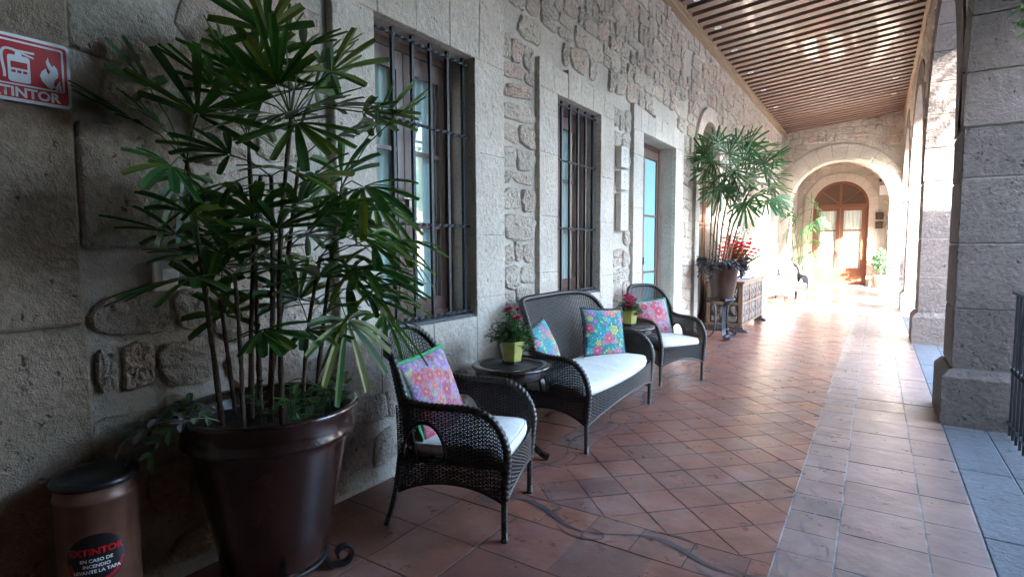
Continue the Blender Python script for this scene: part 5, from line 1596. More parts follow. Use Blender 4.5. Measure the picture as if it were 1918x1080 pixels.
def text_mesh(body, size, bold=0.0, depth=0.0):
    cu = bpy.data.curves.new('lettering', 'FONT'); cu.body = body; cu.size = size; cu.align_x = 'CENTER'; cu.offset = bold; cu.extrude = depth; cu.resolution_u = 3
    ob = bpy.data.objects.new('lettering', cu); col.objects.link(ob)
    bpy.context.view_layer.update()
    me = bpy.data.meshes.new_from_object(ob.evaluated_get(bpy.context.evaluated_depsgraph_get()))
    bpy.data.objects.remove(ob); bpy.data.curves.remove(cu)
    return me
def text_on_drum(body, size, z, mat, bold=0.0):
    me = text_mesh(body, size, bold)
    for v in me.vertices:
        s_, zz = v.co.x, v.co.y; a = FA + s_ / 0.126; rr = 0.126 + 0.0032
        v.co = (rr * math.cos(a), rr * math.sin(a), z + zz)
    link('lettering', me, mat, bn)
text_on_drum('EXTINTOR', 0.033, 0.430, M['red'], 0.0012)
for i, s_ in enumerate(('EN CASO DE', 'INCENDIO', 'LEVANTE LA TAPA')): text_on_drum(s_, 0.0165, 0.404 - 0.020 * i, M['white'], 0.0004)

# ---------------- extinguisher sign on the pilaster
sg = empty('safety_sign', (XW + 0.048, 0.0, 0), label='red and white fire extinguisher sign reading EXTINTOR on the pilaster', cat='sign')
def flat_poly(mb, pts, x, th=0.0):
    mb.add([(x, y, z) for y, z in pts], [tuple(range(len(pts)))])
def rrect(y0, y1, z0, z1, r_, n=5):
    out = []
    for cx, cz, a0 in ((y1 - r_, z1 - r_, 0), (y0 + r_, z1 - r_, PI / 2), (y0 + r_, z0 + r_, PI), (y1 - r_, z0 + r_, 1.5 * PI)):
        for i in range(n + 1): a = a0 + PI / 2 * i / n; out.append((cx + r_ * math.cos(a), cz + r_ * math.sin(a)))
    return out
sy0, sy1, sz0, sz1 = 0.565, 0.875, 2.018, 2.248
mb = MB(); pr = rrect(sy0, sy1, sz0, sz1, 0.018); n = len(pr)
mb.add([(0, y, z) for y, z in pr] + [(0.004, y, z) for y, z in pr], [tuple(range(n, 2 * n))] + [(i, (i + 1) % n, n + (i + 1) % n, n + i) for i in range(n)])
mb.build('plate', M['white'], sg)
mb = MB(); flat_poly(mb, rrect(sy0 + 0.012, sy1 - 0.010, sz0 + 0.011, sz1 - 0.011, 0.011), 0.0048); mb.build('red_field', M['red'], sg)
mb = MB()
o_, i_ = rrect(sy0 + 0.018, sy1 - 0.020, sz0 + 0.055, sz1 - 0.020, 0.008), rrect(sy0 + 0.024, sy1 - 0.0265, sz0 + 0.061, sz1 - 0.0265, 0.005)
mb.add([(0.0056, y, z) for y, z in o_] + [(0.0056, y, z) for y, z in i_], [(i, (i + 1) % len(o_), len(o_) + (i + 1) % len(o_), len(o_) + i) for i in range(len(o_))])
mb.build('border_line', M['white'], sg)
me = text_mesh('EXTINTOR', 0.046, 0.0016)
for v in me.vertices: v.co = (0.0056, 0.726 + v.co.x * 1.0, sz0 + 0.017 + v.co.y)
link('lettering', me, M['white'], sg)
cy_, cz_ = 0.725, sz0 + 0.066
mb = MB(); x_ = 0.0056
flat_poly(mb, rrect(cy_ - 0.031, cy_ + 0.031, cz_, cz_ + 0.092, 0.010), x_)
flat_poly(mb, [(cy_ - 0.010, cz_ + 0.092), (cy_ + 0.010, cz_ + 0.092), (cy_ + 0.008, cz_ + 0.104), (cy_ - 0.008, cz_ + 0.104)], x_)
flat_poly(mb, [(cy_ - 0.014, cz_ + 0.104), (cy_ + 0.045, cz_ + 0.106), (cy_ + 0.045, cz_ + 0.113), (cy_ - 0.014, cz_ + 0.112)], x_)
flat_poly(mb, [(cy_ + 0.008, cz_ + 0.100), (cy_ + 0.042, cz_ + 0.090), (cy_ + 0.044, cz_ + 0.096), (cy_ + 0.010, cz_ + 0.105)], x_)
hp = smooth_path([(0, cy_ - 0.010, cz_ + 0.110), (0, cy_ - 0.040, cz_ + 0.112), (0, cy_ - 0.048, cz_ + 0.085), (0, cy_ - 0.040, cz_ + 0.03), (0, cy_ - 0.041, cz_ + 0.012)], 2)
for i in range(len(hp) - 1):
    a, b = hp[i], hp[i + 1]; t = (b - a).normalized(); nn = Vector((0, -t.z, t.y)) * 0.004
    mb.add([(x_, *(a + nn).yz), (x_, *(b + nn).yz), (x_, *(b - nn).yz), (x_, *(a - nn).yz)], [(0, 1, 2, 3)])
mb.build('pictogram', M['white'], sg)
mb = MB(); flat_poly(mb, rrect(cy_ - 0.023, cy_ + 0.023, cz_ + 0.048, cz_ + 0.070, 0.002), x_ + 0.0008)
for q in (-0.016, 0.0, 0.016): flat_poly(mb, rrect(cy_ + q - 0.006, cy_ + q + 0.006, cz_ + 0.032, cz_ + 0.041, 0.002), x_ + 0.0008)
mb.build('gauge_label', M['red'], sg)
fy, fz = 0.815, sz0 + 0.062
fl_ = [(0.000, 0.000), (-0.012, 0.006), (-0.028, 0.024), (-0.034, 0.042), (-0.028, 0.058), (-0.014, 0.072), (-0.012, 0.060), (-0.006, 0.052), (-0.002, 0.062), (-0.010, 0.078), (-0.014, 0.094), (-0.006, 0.112), (-0.004, 0.098), (0.004, 0.084), (0.008, 0.080), (0.010, 0.090), (0.020, 0.078), (0.024, 0.060), (0.022, 0.046), (0.012, 0.036), (0.008, 0.022), (0.010, 0.010)]
mb = MB(); mb.add([(x_, fy + a * 0.95, fz + b) for a, b in fl_], [tuple(range(len(fl_)))])
f2 = [(0.012, 0.000), (0.010, 0.012), (0.018, 0.024), (0.028, 0.040), (0.027, 0.028), (0.030, 0.014), (0.030, -0.004), (0.022, 0.006)]
mb.add([(x_, fy + a, fz + b - 0.002) for a, b in f2], [tuple(range(len(f2)))]); mb.build('flame', M['white'], sg)

# light switch
sw_ = empty('light_switch', (XW + 0.002, 1.19, 1.38), label='white rocker light switch plate on the wall behind the big palm', cat='light switch')
mb = MB(); block_geo(mb, (0, -0.052, -0.065), (0.022, 0.052, 0.065), 0.004); mb.build('plate', M['white'], sw_)
mb = MB()
for q in (-1, 0, 1): block_geo(mb, (0.0222, -0.022, q * 0.022 - 0.0105), (0.0262, 0.022, q * 0.022 + 0.0105), 0.0015)
mb.build('rocker', M['white'], sw_)

# ---------------- flower pots on the tables
def flower_pot(loc, rz, label, seed, flowers, tall, spr=0.14):
    t = empty('flower_pot', loc, rz, label=label, cat='flower pot', group='square lime green pots on the side tables')
    mb = MB(); n = 6; k = 1.0
    def ring(r_, z): return r_, z
    mb.lathe([(0.001, 0.0), (0.062, 0.0), (0.064, 0.006), (0.088, 0.145), (0.094, 0.147), (0.096, 0.162), (0.086, 0.163), (0.080, 0.13), (0.001, 0.13)], 6, caps=False)
    mb.build('pot_body', M['lime_pot'], t)
    mb = MB(); mb.lathe([(0.066, -0.001), (0.0665, 0.022), (0.070, 0.022), (0.068, -0.001)], 6, caps=False); mb.build('foot_band', M['soil'], t)
    r = random.Random(seed); mb = MB(); fm = []
    for s_ in range(60):
        a = r.uniform(0, 6.28); e = r.uniform(0.0, 1.5); top = Vector((math.cos(a) * math.cos(e) * spr, math.sin(a) * math.cos(e) * spr, 0.14 + math.sin(e) * tall)) * r.uniform(0.85, 1.05)
        b = Vector((math.cos(a) * 0.03, math.sin(a) * 0.03, 0.13)); mb.tube([b, b.lerp(top, 0.6) + Vector((0, 0, 0.01)), top], 0.0018, 3)
        for j in range(7):
            f = r.uniform(0.35, 1.0); q = b.lerp(top, f); a2 = r.uniform(0, 6.28); d = Vector((math.cos(a2), math.sin(a2), r.uniform(-0.2, 0.7))).normalized()
            leaf_geo(mb, q, q + d * r.uniform(0.045, 0.075), 0.018, Vector((-math.sin(a2), math.cos(a2), 0)), 0.2, 0.35, 3, 0.05)
        fm.append(top)
    mb.build('foliage', M['leafy'], t)
    r.shuffle(fm); fm.sort(key=lambda p: -(p.z + 0.5 * (p.x * 0.5 - p.y * 0.8))) 
    for p in fm[:flowers]:
        m2 = MB(); 
        for j in range(6):
            a = j * PI / 3; d = Vector((math.cos(a), math.sin(a), 0.45)); leaf_geo(m2, p + Vector((0, 0, 0.008)), p + Vector((0, 0, 0.008)) + d * 0.024, 0.022, Vector((-math.sin(a), math.cos(a), 0)), 0.1, -0.2, 3, 0.6)
            leaf_geo(m2, p + Vector((0, 0, 0.012)), p + Vector((0, 0, 0.014)) + Vector((math.cos(a + .5), math.sin(a + .5), 1.2)) * 0.013, 0.014, Vector((-math.sin(a), math.cos(a), 0)), 0.1, 0, 2, 0.6)
        m2.build('bloom', M['pink'], t)
    return t
flower_pot((-2.13, 3.24, 0.677), 0.3, 'lime green pot with bushy leaves and few pink blooms on the nearer side table', 3, 7, 0.22, 0.20)
flower_pot((-2.13, 5.48, 0.677), 0.1, 'lime green pot with many magenta blooms on the farther side table', 12, 22, 0.15)

# ---------------- carved tablets
def curl_ribbons(mb, w, h, seed, x):
    r = random.Random(seed); n = max(2, int(h / 0.09))
    for i in range(n):
        cz = -h / 2 + h * (i + 0.5) / n; sg_ = 1 if i % 2 else -1
        pts = []
        for j in range(26):
            t = j / 25 * 3.4 * PI / 2; rr = min(w, h / n) * 0.46 * (1 - 0.72 * j / 25)
            pts.append((sg_ * rr * math.cos(t) , cz + rr * math.sin(t)))
        for j in range(25):
            a, b = Vector(pts[j]), Vector(pts[j + 1]); t = (b - a).normalized(); nn = Vector((-t.y, t.x)) * 0.004
            mb.add([(x, *(a + nn)), (x, *(b + nn)), (x, *(b - nn)), (x, *(a - nn))], [(0, 1, 2, 3)])
for (z0_, z1_, lb) in ((2.42, 2.67, 'top carved pale stone tablet of the column of three beside the door'), (2.16, 2.39, 'middle carved stone tablet of the column of three beside the door'), (1.68, 2.13, 'long lowest carved stone tablet of the column of three beside the door')):
    t = empty('carved_tablet', (XW + 0.01, 6.29, (z0_ + z1_) / 2), label=lb, cat='wall plaque', group='carved stone tablets on the wall')
    h = (z1_ - z0_); mb = MB(); block_geo(mb, (0, -0.11, -h / 2 + 0.004), (0.07, 0.11, h / 2 - 0.004), 0.006); mb.build('slab', M['tablet'], t)
    mb = MB(); curl_ribbons(mb, 0.16, h - 0.05, 3, 0.0712); mb.build('scroll_carving', M['tablet_cut'], t)

# ---------------- carved chest
cx0, cx1, cy0, cy1 = -2.50, -1.90, 10.14, 12.15
cs = empty('carved_chest', ((cx0 + cx1) / 2, (cy0 + cy1) / 2, 0), label='low walnut chest with dark carved panels standing behind the planter stand', cat='chest')
def crel(x, y, z): return (x - (cx0 + cx1) / 2, y - (cy0 + cy1) / 2, z)
mb = MB(); mb.box(crel(cx0 + 0.02, cy0 + 0.02, 0.10), crel(cx1 - 0.02, cy1 - 0.02, 0.845)); mb.build('carcass', M['chest_wood'], cs)
mb = MB(); block_geo(mb, crel(cx0 - 0.01, cy0 - 0.03, 0.846), crel(cx1 + 0.035, cy1 + 0.03, 0.885), 0.008); mb.build('top', M['chest_wood'], cs)
mb = MB()
for q in (0.10, 0.47, 0.80):
    mb.box(crel(cx1 - 0.019, cy0 + 0.021, q), crel(cx1 + 0.003, cy1 - 0.021, q + 0.045)); mb.box(crel(cx0 + 0.021, cy0 - 0.002, q), crel(cx1 - 0.021, cy0 + 0.019, q + 0.045))
for q in (0.02, 0.66, 1.31, 1.93):
    mb.box(crel(cx1 - 0.017, cy0 + q, 0.10), crel(cx1 + 0.006, cy0 + q + 0.06, 0.845))
for q in (0.0, 0.54): mb.box(crel(cx0 + q + 0.0, cy0 - 0.005, 0.10), crel(cx0 + q + 0.06, cy0 + 0.017, 0.845))
mb.build('rails', M['chest_wood'], cs)
def relief(w, h, nx, nz, k1, seed):
    X, Z = np.meshgrid(np.linspace(0, 1, nx), np.linspace(0, 1, nz))
    u = X * w; v = Z * h; p = h / 1.0
    cxs = (np.floor(u / p) + 0.5) * p; du = (u - cxs) / (p / 2); dv = (v - h / 2) / (h / 2)
    rr = np.hypot(du, dv); a = np.arctan2(dv, du)
    H = np.cos(a * 4 + 3.5 * rr) * (rr > 0.3) * 0.7 + 0.9 * np.cos(a * 6) * (rr <= 0.42) * (rr > 0.1) + (rr < 0.1)
    edge = np.minimum.reduce([X * w, (1 - X) * w, Z * h, (1 - Z) * h]) < 0.012
    H[edge] = -0.8
    V = np.stack([u, v, H * k1], -1).reshape(-1, 3)
    idx = np.arange(nx * nz).reshape(nz, nx); q = np.stack([idx[:-1, :-1], idx[:-1, 1:], idx[1:, 1:], idx[1:, :-1]], -1).reshape(-1, 4)
    me = np_mesh('carved_panel', V, q, True)
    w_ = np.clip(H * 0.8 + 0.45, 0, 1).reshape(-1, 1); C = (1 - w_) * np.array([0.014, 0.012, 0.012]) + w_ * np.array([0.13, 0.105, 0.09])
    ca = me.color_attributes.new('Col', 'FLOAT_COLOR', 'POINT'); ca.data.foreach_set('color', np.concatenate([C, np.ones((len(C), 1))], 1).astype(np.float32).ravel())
    return me
for j, (z0_, z1_) in enumerate(((0.155, 0.462), (0.523, 0.792))):
    for i, q in enumerate((0.085, 0.725, 1.375)):
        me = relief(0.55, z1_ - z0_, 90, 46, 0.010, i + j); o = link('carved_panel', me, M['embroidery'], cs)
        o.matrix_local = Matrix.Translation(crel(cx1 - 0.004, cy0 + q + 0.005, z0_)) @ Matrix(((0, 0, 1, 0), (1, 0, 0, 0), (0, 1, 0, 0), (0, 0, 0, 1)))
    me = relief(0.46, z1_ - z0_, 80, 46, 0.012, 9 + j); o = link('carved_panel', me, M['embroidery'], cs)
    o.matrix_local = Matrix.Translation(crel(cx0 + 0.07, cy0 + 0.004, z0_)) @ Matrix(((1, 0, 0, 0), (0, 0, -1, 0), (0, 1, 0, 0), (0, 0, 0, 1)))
for (y) in (cy0, cy1 - 0.14):
    mb = MB(); pts = [(cx1 - 0.12, 0.10), (cx1 + 0.02, 0.10), (cx1 + 0.03, 0.06), (cx1 + 0.09, 0.03), (cx1 + 0.10, 0.0), (cx1 - 0.12, 0.0)]
    vs = [crel(a, y - 0.03, b) for a, b in pts] + [crel(a, y + 0.12, b) for a, b in pts]
    mb.add(vs, [tuple(range(6)), tuple(range(6, 12))[::-1]] + [(i, (i + 1) % 6, 6 + (i + 1) % 6, 6 + i) for i in range(6)]); mb.build('foot', M['carving'], cs)
mb = MB(); mb.box(crel(cx0 + 0.02, cy0 - 0.03, 0.0), crel(cx1 - 0.12, cy0 + 0.03, 0.09)); mb.build('foot', M['carving'], cs)
# runner and papers on the chest
mb = MB(); mb.box((cx0 + 0.1, 10.9, 0.8860), (cx1 - 0.04, 11.8, 0.8895)); tag(mb.build('table_runner', M['blue_cloth']), 'folded blue and white runner lying on the carved chest', 'cloth')
mb = MB(); mb.box((cx0 + 0.2, 11.1, 0.8902), (cx1 - 0.10, 11.45, 0.905)); tag(mb.build('guest_book', M['white']), 'pale closed guest book on the carved chest', 'book')
# vase with gladiolus
VC = (-2.22, 10.62)
va = empty('glass_vase', (VC[0], VC[1], 0.886), label='clear glass vase of red flowers on the carved chest', cat='vase')
mb = MB(); mb.lathe([(0.001, 0.0), (0.06, 0.0), (0.065, 0.03), (0.055, 0.15), (0.075, 0.30), (0.072, 0.30), (0.05, 0.15), (0.058, 0.03), (0.001, 0.008)], 24, caps=False); mb.build('vase_body', M['glass'], va, True)
gl = empty('flower_bouquet', (VC[0], VC[1], 0.90), label='bouquet of red gladioli with pale green buds behind the potted palm', cat='flowers')
r = random.Random(3)
for k in range(20):
    a = r.uniform(0, 6.28); e = r.uniform(0.2, 0.8); ln = r.uniform(0.75, 1.12); d = Vector((math.cos(a) * math.sin(e), math.sin(a) * math.sin(e), math.cos(e)))
    if VC[0] + d.x * ln < XW + 0.08: d.x = abs(d.x)
    mb = MB(); mb.tube([(0, 0, 0.02), d * ln * 0.5 + Vector((0, 0, 0.03)), d * ln], 0.004, 4)
    for j in range(6):
        q = d * ln * (0.75 + 0.05 * j); a2 = r.uniform(0, 6.28); leaf_geo(mb, q, q + (d + Vector((math.cos(a2), math.sin(a2), 0)) * 0.5).normalized() * 0.05, 0.018, Vector((0, 0, 1)), 0.2, 0, 2, 0.1)
    for j in range(3):
        a2 = r.uniform(0, 6.28); leaf_geo(mb, d * 0.1, d * ln * 0.8 + Vector((math.cos(a2), math.sin(a2), 0)) * 0.16, 0.022, Vector((0, 0, 1)), 0.2, 0.15, 4, 0.05)
    mb.build('stalk', M['palm_far'], gl)
    m2 = MB()
    for j in range(5):
        q = d * ln * (0.42 + 0.075 * j)
        for p_ in range(5):
            a2 = p_ * 1.256 + j; dd = (Vector((math.cos(a2), math.sin(a2), 0)) * 0.8 + d * 0.5).normalized(); leaf_geo(m2, q, q + dd * 0.070, 0.055, dd.cross(d), 0.2, 0.1, 3, 0.5)
    m2.build('bloom', M['crimson'], gl)

# ---------------- second potted palm on its tall stand
QC = (-2.06, 9.35)
s2 = empty('plant_stand', (QC[0], QC[1], 0), label='tall grey iron scroll leg stand carrying the bronze pot', cat='plant stand')
for i in range(3):
    a = -1.05 + i * 2 * PI / 3; ca, sa = math.cos(a), math.sin(a); mb = MB()
    pts = [(0.20, 0.66), (0.245, 0.665), (0.26, 0.63), (0.235, 0.60), (0.13, 0.56), (0.10, 0.50), (0.10, 0.20), (0.12, 0.09), (0.17, 0.03), (0.24, 0.012), (0.30, 0.03), (0.315, 0.075), (0.29, 0.105), (0.26, 0.095), (0.255, 0.07)]
    mb.bar(smooth_path([(ca * q, sa * q, z) for q, z in pts], 2), (-sa, ca, 0), 0.032, 0.009); mb.build('scroll_leg', M['iron_grey'], s2)
mb = MB(); mb.tube([(0.19 * math.cos(q), 0.19 * math.sin(q), 0.645) for q in np.linspace(0, 2 * PI, 33)[:-1]], 0.012, 6, closed=True)
mb.tube([(0.11 * math.cos(q), 0.11 * math.sin(q), 0.16) for q in np.linspace(0, 2 * PI, 25)[:-1]], 0.009, 6, closed=True); mb.build('ring', M['iron_grey'], s2, True)
p2 = empty('planter', (QC[0], QC[1], 0.66), label='tapered bronze brown pot on the tall iron stand', cat='planter')
mb = MB(); mb.lathe([(0.001, 0.0), (0.165, 0.0), (0.175, 0.01), (0.245, 0.50), (0.262, 0.505), (0.268, 0.54), (0.255, 0.545), (0.24, 0.50), (0.001, 0.49)], 40, caps=False); mb.build('pot_body', M['pot_bronze'], p2, True)
pu = empty('purple_plant', (QC[0], QC[1], 1.17), label='purple and silver spiderwort mounding over the bronze pot', cat='plant')
r = random.Random(13)
for k in range(46):
    mb = MB(); a = r.uniform(0, 6.28); q = Vector((math.cos(a) * 0.1, math.sin(a) * 0.1, 0.02)); out = Vector((math.cos(a), math.sin(a), r.uniform(0.1, 1.1)))
    pts = [q.copy()]; drop = r.uniform(0.08, 0.26)
    for i in range(r.randint(5, 9)):
        out = (out + Vector((0, 0, -drop))).normalized() if out.z > -0.8 else out
        q = q + out * 0.048
        ql = q.xy.length
        if ql > 0.35: q.x *= 0.35 / ql; q.y *= 0.35 / ql
        q.x = max(q.x, XW + 0.1 - QC[0]); pts.append(q.copy())
        for j in range(3):
            a2 = a + r.uniform(-1.5, 1.5); d = Vector((math.cos(a2), math.sin(a2), r.uniform(-0.5, 0.7))).normalized()
            leaf_geo(mb, q, q + d * r.uniform(0.07, 0.115), 0.048, Vector((-math.sin(a2), math.cos(a2), 0)), 0.2, 0.25, 3, 0.05)
    mb.tube(pts, 0.003, 3); mb.build('sprig', M['purple'], pu)
pm2 = empty('lady_palm', (QC[0], QC[1], 1.17), label='lady palm with bare stems and a wide crown in the bronze pot', cat='palm')
inv2 = Vector((-QC[0], -QC[1], -1.17)); r = random.Random(12)
def P2(u, v, off=0.0): return clampx(at_d(u, v, QC[0], QC[1], off))
stems2 = [((1335, 480, 0), (1338, 420, 0), (1352, 345, 0)), ((1345, 485, .05), (1355, 400, .05), (1378, 330, .1)), ((1352, 480, -.05), (1366, 420, -.1), (1385, 350, -.15)), ((1357, 485, .1), (1375, 410, .1), (1408, 350, .1)), ((1330, 480, -.1), (1332, 400, -.1), (1340, 320, -.1)), ((1362, 485, 0), (1380, 430, 0), (1400, 365, 0)), ((1340, 485, .1), (1345, 400, .15), (1362, 310, .2))]
tips2 = []
for s3 in stems2:
    pts = [P2(*q) for q in s3]; tips2.append(pts[2]); pts = [q + inv2 for q in pts]; pts[0].z = 0
    stem(pm2, pts, 0.014, 0.011, M['stem'])
for (u, v, sz) in [(1320, 290, .42), (1340, 272, .45), (1350, 350, .42), (1330, 340, .45), (1365, 290, .45), (1380, 270, .42), (1392, 300, .45), (1410, 290, .45), (1425, 275, .45), (1430, 310, .48), (1425, 345, .48), (1412, 365, .45), (1435, 375, .40),
                  (1385, 330, .45), (1370, 320, .42), (1400, 335, .45), (1345, 310, .42), (1440, 330, .42), (1360, 345, .4), (1395, 380, .36), (1455, 370, .30), (1450, 300, .38), (1375, 350, .4), (1325, 320, .38), (1310, 300, .36), (1335, 300, .42), (1356, 275, .42), (1400, 275, .44), (1415, 310, .44), (1405, 350, .42), (1445, 350, .38), (1365, 360, .38), (1350, 330, .42), (1390, 365, .4), (1430, 290, .42)]:
    hub = P2(u, v, r.uniform(-0.35, 0.3)); st0 = min(tips2, key=lambda q: (q - hub).length)
    mb = fan_leaf(st0 + inv2, hub + inv2, sz * r.uniform(0.85, 1.05), r, nl=r.randint(12, 17), spread=r.uniform(1.6, 2.1), droop=0.18, width=0.040)
    mb.v = [(max(p[0], XW + 0.08 + inv2.x), p[1], p[2]) for p in mb.v]
    mb.build('fan_leaf', M['palm_far'], pm2)

# ---------------- far seats, palm and plants
wc = wicker_seat('wicker_armchair', 'white wicker armchair in the sun patch near the far end', 'armchair', 0.30, 0.98, 0.02, 'wicker_white', 'far wicker chairs', cush_mat='white')
wc.location = (-2.08, 15.6, 0); wc.rotation_euler = (0, 0, R(-75))
bc = copy_tree(ch1, None, (-1.92, 17.0, 0), R(-150), 'dark wicker armchair with blue pillow behind the white chair'); bc['group'] = 'far wicker chairs'
pillow('throw_pillow', 'bright blue square pillow on the far dark armchair', [(0.05, 0.15, 0.5), (0.1, 0.25, 0.55), (0.35, 0.42, 0.5)], (0.02, 0.06, 0.40), [(0.03, 0.1, 0.4)], M['blue_cloth'], (-2.02, 17.1, 0.68), prot(-62, 20), 0.42, 33, None)
mb = MB(); g_ = 14; vs = []; fs = []
for i in range(g_):
    for j in range(g_):
        a = i / (g_ - 1); b = j / (g_ - 1); vs.append((-0.42 + 0.5 * a, 0.02 * math.sin(b * 25), 0))
mb = MB(); vs = []; fs = []
prof = [(0.02, 0.50), (0.02, 0.85), (-0.01, 1.035), (-0.05, 1.05), (-0.09, 1.02), (-0.12, 0.6), (-0.15, 0.25)]
for i in range(13):
    for (d_, z) in prof: vs.append((-0.24 + 0.03 * i, -0.39 + d_ + 0.014 * math.sin(i * 1.9), z - (0.03 if abs(i - 6) > 4 and z > 0.9 else 0)))
for i in range(12):
    for j in range(6): fs.append((i * 7 + j, (i + 1) * 7 + j, (i + 1) * 7 + j + 1, i * 7 + j + 1))
mb.add(vs, fs); th_ = mb.build('throw_blanket', M['throw'], None, True); th_.location = (-2.08, 15.6, 0); th_.rotation_euler = (0, 0, R(-75))
tag(th_, 'cream throw hung over the back of the white wicker chair', 'blanket')

TC = (-2.12, 18.6)
p3 = empty('planter', (TC[0], TC[1], 0), label='dark pot behind the chairs at the foot of the cross arch', cat='planter')
mb = MB(); mb.lathe([(0.001, 0.0), (0.16, 0.0), (0.24, 0.50), (0.26, 0.52), (0.24, 0.53), (0.001, 0.48)], 28, caps=False); mb.build('pot_body', M['glaze'], p3, True)
pm3 = empty('lady_palm', (TC[0], TC[1], 0.5), label='slim palm half sunlit in front of the left foot of the cross arch', cat='palm')
inv3 = Vector((-TC[0], -TC[1], -0.5)); r = random.Random(77)
def P3(u, v, off=0.0): return clampx(at_d(u, v, TC[0], TC[1], off))
st3 = [((1492, 510, 0), (1485, 460, 0), (1480, 420, 0)), ((1495, 510, 0), (1500, 460, 0), (1505, 415, 0)), ((1500, 510, .1), (1512, 450, .1), (1520, 395, .1)), ((1497, 510, -.1), (1495, 470, -.1), (1490, 440, -.1))]
t3 = []
for s3 in st3:
    pts = [P3(*q) for q in s3]; t3.append(pts[1]); t3.append(pts[2]); pts = [q + inv3 for q in pts]; pts[0].z = 0; stem(pm3, pts, 0.013, 0.010, M['stem_green'])
for (u, v, sz) in [(1478, 405, .38), (1492, 412, .38), (1508, 395, .42), (1520, 380, .45), (1530, 392, .42), (1476, 430, .36), (1500, 430, .38), (1515, 420, .42), (1528, 415, .42), (1510, 450, .4), (1495, 460, .36), (1520, 470, .42), (1505, 480, .38), (1486, 480, .34), (1525, 450, .4)]:
    hub = P3(u, v, r.uniform(-0.3, 0.3)); st0 = min(t3, key=lambda q: (q - hub).length)
    mb = fan_leaf(st0 + inv3, hub + inv3, sz, r, nl=12, droop=0.3, width=0.04); mb.v = [(max(p[0], XW + 0.08 + inv3.x), p[1], p[2]) for p in mb.v]; mb.build('fan_leaf', M['palm_far'], pm3)

def bush(name, label, c, z0_, h, rad, n, mat, seed, pot=True):
    r = random.Random(seed)
    if pot:
        t0 = empty('planter', (c[0], c[1], 0), label='pale pot beside the far door under ' + ('the leafy bush' if seed % 2 else 'the small shrub'), cat='planter')
        mb = MB(); mb.lathe([(0.001, 0.0), (0.14, 0.0), (0.21, z0_ - 0.02), (0.23, z0_), (0.20, z0_), (0.001, z0_ - 0.04)], 24, caps=False); mb.build('pot_body', M['plaster'], t0, True)
    t = empty(name, (c[0], c[1], z0_), label=label, cat='plant'); mb = MB()
    for k in range(n):
        a = r.uniform(0, 6.28); e = r.uniform(0, 1.5); q = Vector((math.cos(a) * math.cos(e) * rad, math.sin(a) * math.cos(e) * rad, h * 0.35 + math.sin(e) * h * 0.6)) * r.uniform(0.5, 1.05)
        d = Vector((r.uniform(-1, 1), r.uniform(-1, 1), r.uniform(-0.4, 0.8))).normalized(); leaf_geo(mb, q, q + d * 0.13, 0.06, d.orthogonal(), 0.2, 0.2, 2, 0.1)
    mb.build('foliage', mat, t)
    mb = MB()
    for k in range(6): a = k; mb.tube([(0, 0, -0.03), (math.cos(a) * rad * 0.5, math.sin(a) * rad * 0.5, h * 0.7)], 0.006, 4)
    mb.build('stem', M['stem_green'], t)
bush('shrub', 'leafy green bush standing right of the far arched door', (0.16, 23.4), 0.45, 0.9, 0.28, 360, M['palm_far'], 3)

bush('shade_shrub', 'added unseen shrub outside the nearest arch dimming the near pillar and floor', (2.75, 3.2), 0.0, 5.0, 1.05, 3600, M['tree_leaf'], 22, pot=False)  # out of view, added to cut the light on the near pillar and floor
# small fittings on the far walls
def wall_box(name, label, cat, a, b, mat):
    t = empty(name, tuple((x + y) / 2 for x, y in zip(a, b)), label=label, cat=cat); c = t.location
    mb = MB(); block_geo(mb, tuple(x - y for x, y in zip(a, c)), tuple(x - y for x, y in zip(b, c)), 0.008); mb.build('housing', mat, t); return t
wb = wall_box('wall_cabinet', 'white box mounted high on the far wall right of the door', 'box', (0.02, YD - 0.14, 3.28), (0.34, YD - 0.02, 3.62), M['white'])
mb = MB(); mb.box((-0.14, -0.064, -0.14), (0.14, -0.061, 0.14)); mb.build('cover_plate', M['white'], wb)
w1 = wall_box('wall_lantern', 'upper dark square lantern beside the far door', 'wall lantern', (-0.06, YD - 0.13, 2.42), (0.16, YD - 0.02, 2.66), M['iron'])
mb = MB(); mb.box((-0.08, -0.058, -0.09), (0.08, -0.0565, 0.09)); mb.build('pane', M['brown_glass'], w1)
w2 = wall_box('wall_plaque', 'lower dark square plaque under the lantern beside the far door', 'wall plaque', (-0.06, YD - 0.08, 2.10), (0.16, YD - 0.02, 2.34), M['iron'])
mb = MB(); mb.box((-0.08, -0.034, -0.09), (0.08, -0.0315, 0.09)); mb.build('inset', M['brown_glass'], w2)
w3 = wall_box('security_camera', 'small dark camera high on the far wall above the white box', 'camera', (0.0, YD - 0.16, 3.76), (0.09, YD - 0.02, 3.88), M['iron'])
mb = MB(); mb.tube([(0, -0.06, 0.0), (0, -0.10, -0.01)], 0.03, 10); mb.build('lens', M['black'], w3)

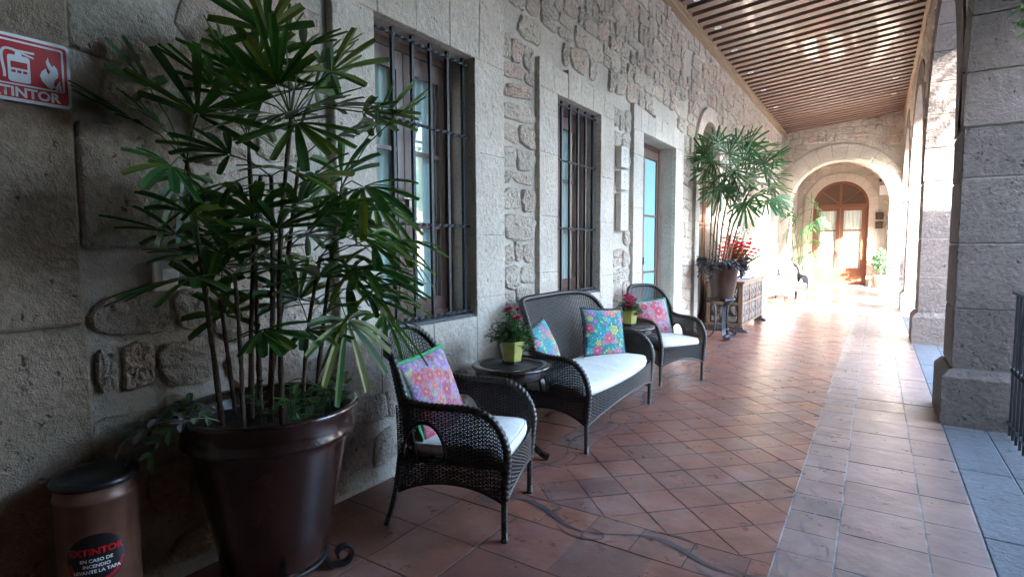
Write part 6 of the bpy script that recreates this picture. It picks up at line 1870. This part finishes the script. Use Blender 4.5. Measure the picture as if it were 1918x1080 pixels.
# hanging sprig at the near arch and a courtyard tree
hs = empty('hanging_vine', (0.85, 5.55, 3.16), label='bright green vine sprig hanging in the nearest arch', cat='plant')
r = random.Random(4)
for k in range(5):
    mb = MB(); q = Vector((r.uniform(-0.05, 0.08), r.uniform(-0.15, 0.15), 0.85)); pts = [q.copy()]
    while q.z > -0.10 + 0.1 * k:
        q = q + Vector((r.uniform(-0.02, 0.02), r.uniform(-0.03, 0.03), -0.09)); pts.append(q.copy())
        for j in range(3):
            a = r.uniform(0, 6.28); leaf_geo(mb, q, q + Vector((math.cos(a), math.sin(a), -0.3)) * 0.08, 0.05, Vector((-math.sin(a), math.cos(a), 0)), 0.2, 0.2, 3, 0.05)
    mb.tube(pts, 0.003, 4); mb.build('sprig', M['leafy'], hs)

def tree(loc, h, rad, label, seed, nleaf):
    t = empty('orange_tree', loc, label=label, cat='tree', group='trees in the courtyard'); r = random.Random(seed)
    mb = MB(); mb.tube([(0, 0, -0.1), (0.03, 0.02, h * 0.3), (-0.02, 0.04, h * 0.55)], [0.13, 0.10, 0.07], 10)
    ends = []
    for k in range(9):
        a = k * 0.7 + r.uniform(-0.2, 0.2); e = Vector((math.cos(a) * rad * r.uniform(0.45, 0.8), math.sin(a) * rad * r.uniform(0.45, 0.8), h * r.uniform(0.6, 0.95))); s_ = Vector((-0.01, 0.03, h * r.uniform(0.38, 0.55)))
        mb.tube([s_, s_.lerp(e, 0.5) + Vector((0, 0, 0.12)), e], [0.045, 0.03, 0.012], 6); ends.append(e)
    mb.build('trunk', M['bark'], t, True); mb = MB()
    cl = ends + [Vector((r.gauss(0, rad * 0.45), r.gauss(0, rad * 0.45), h * r.uniform(0.6, 1.0))) for _ in range(26)]
    for k in range(nleaf):
        c_ = cl[k % len(cl)]; q = c_ + Vector((r.gauss(0, 0.20), r.gauss(0, 0.20), r.gauss(0, 0.18))) * (rad / 1.2)
        d = Vector((r.uniform(-1, 1), r.uniform(-1, 1), r.uniform(-0.8, 0.6))).normalized(); leaf_geo(mb, q, q + d * 0.10, 0.05, d.orthogonal(), 0.2, 0.1, 1, 0.3)
    mb.build('crown', M['tree_leaf'], t)
tree((6.0, 13.0, -0.03), 4.8, 1.9, 'round crowned orange tree in the courtyard facing the third arch', 2, 11000)
tree((5.0, 4.45, -0.03), 7.3, 1.7, 'added unseen tall tree blocking the sun through the nearest arches', 9, 11000)  # unseen, added so its crown keeps direct sun off the rubble wall
tree((11.5, 19.0, -0.03), 4.0, 1.4, 'smaller orange tree deeper in the courtyard', 6, 4000)
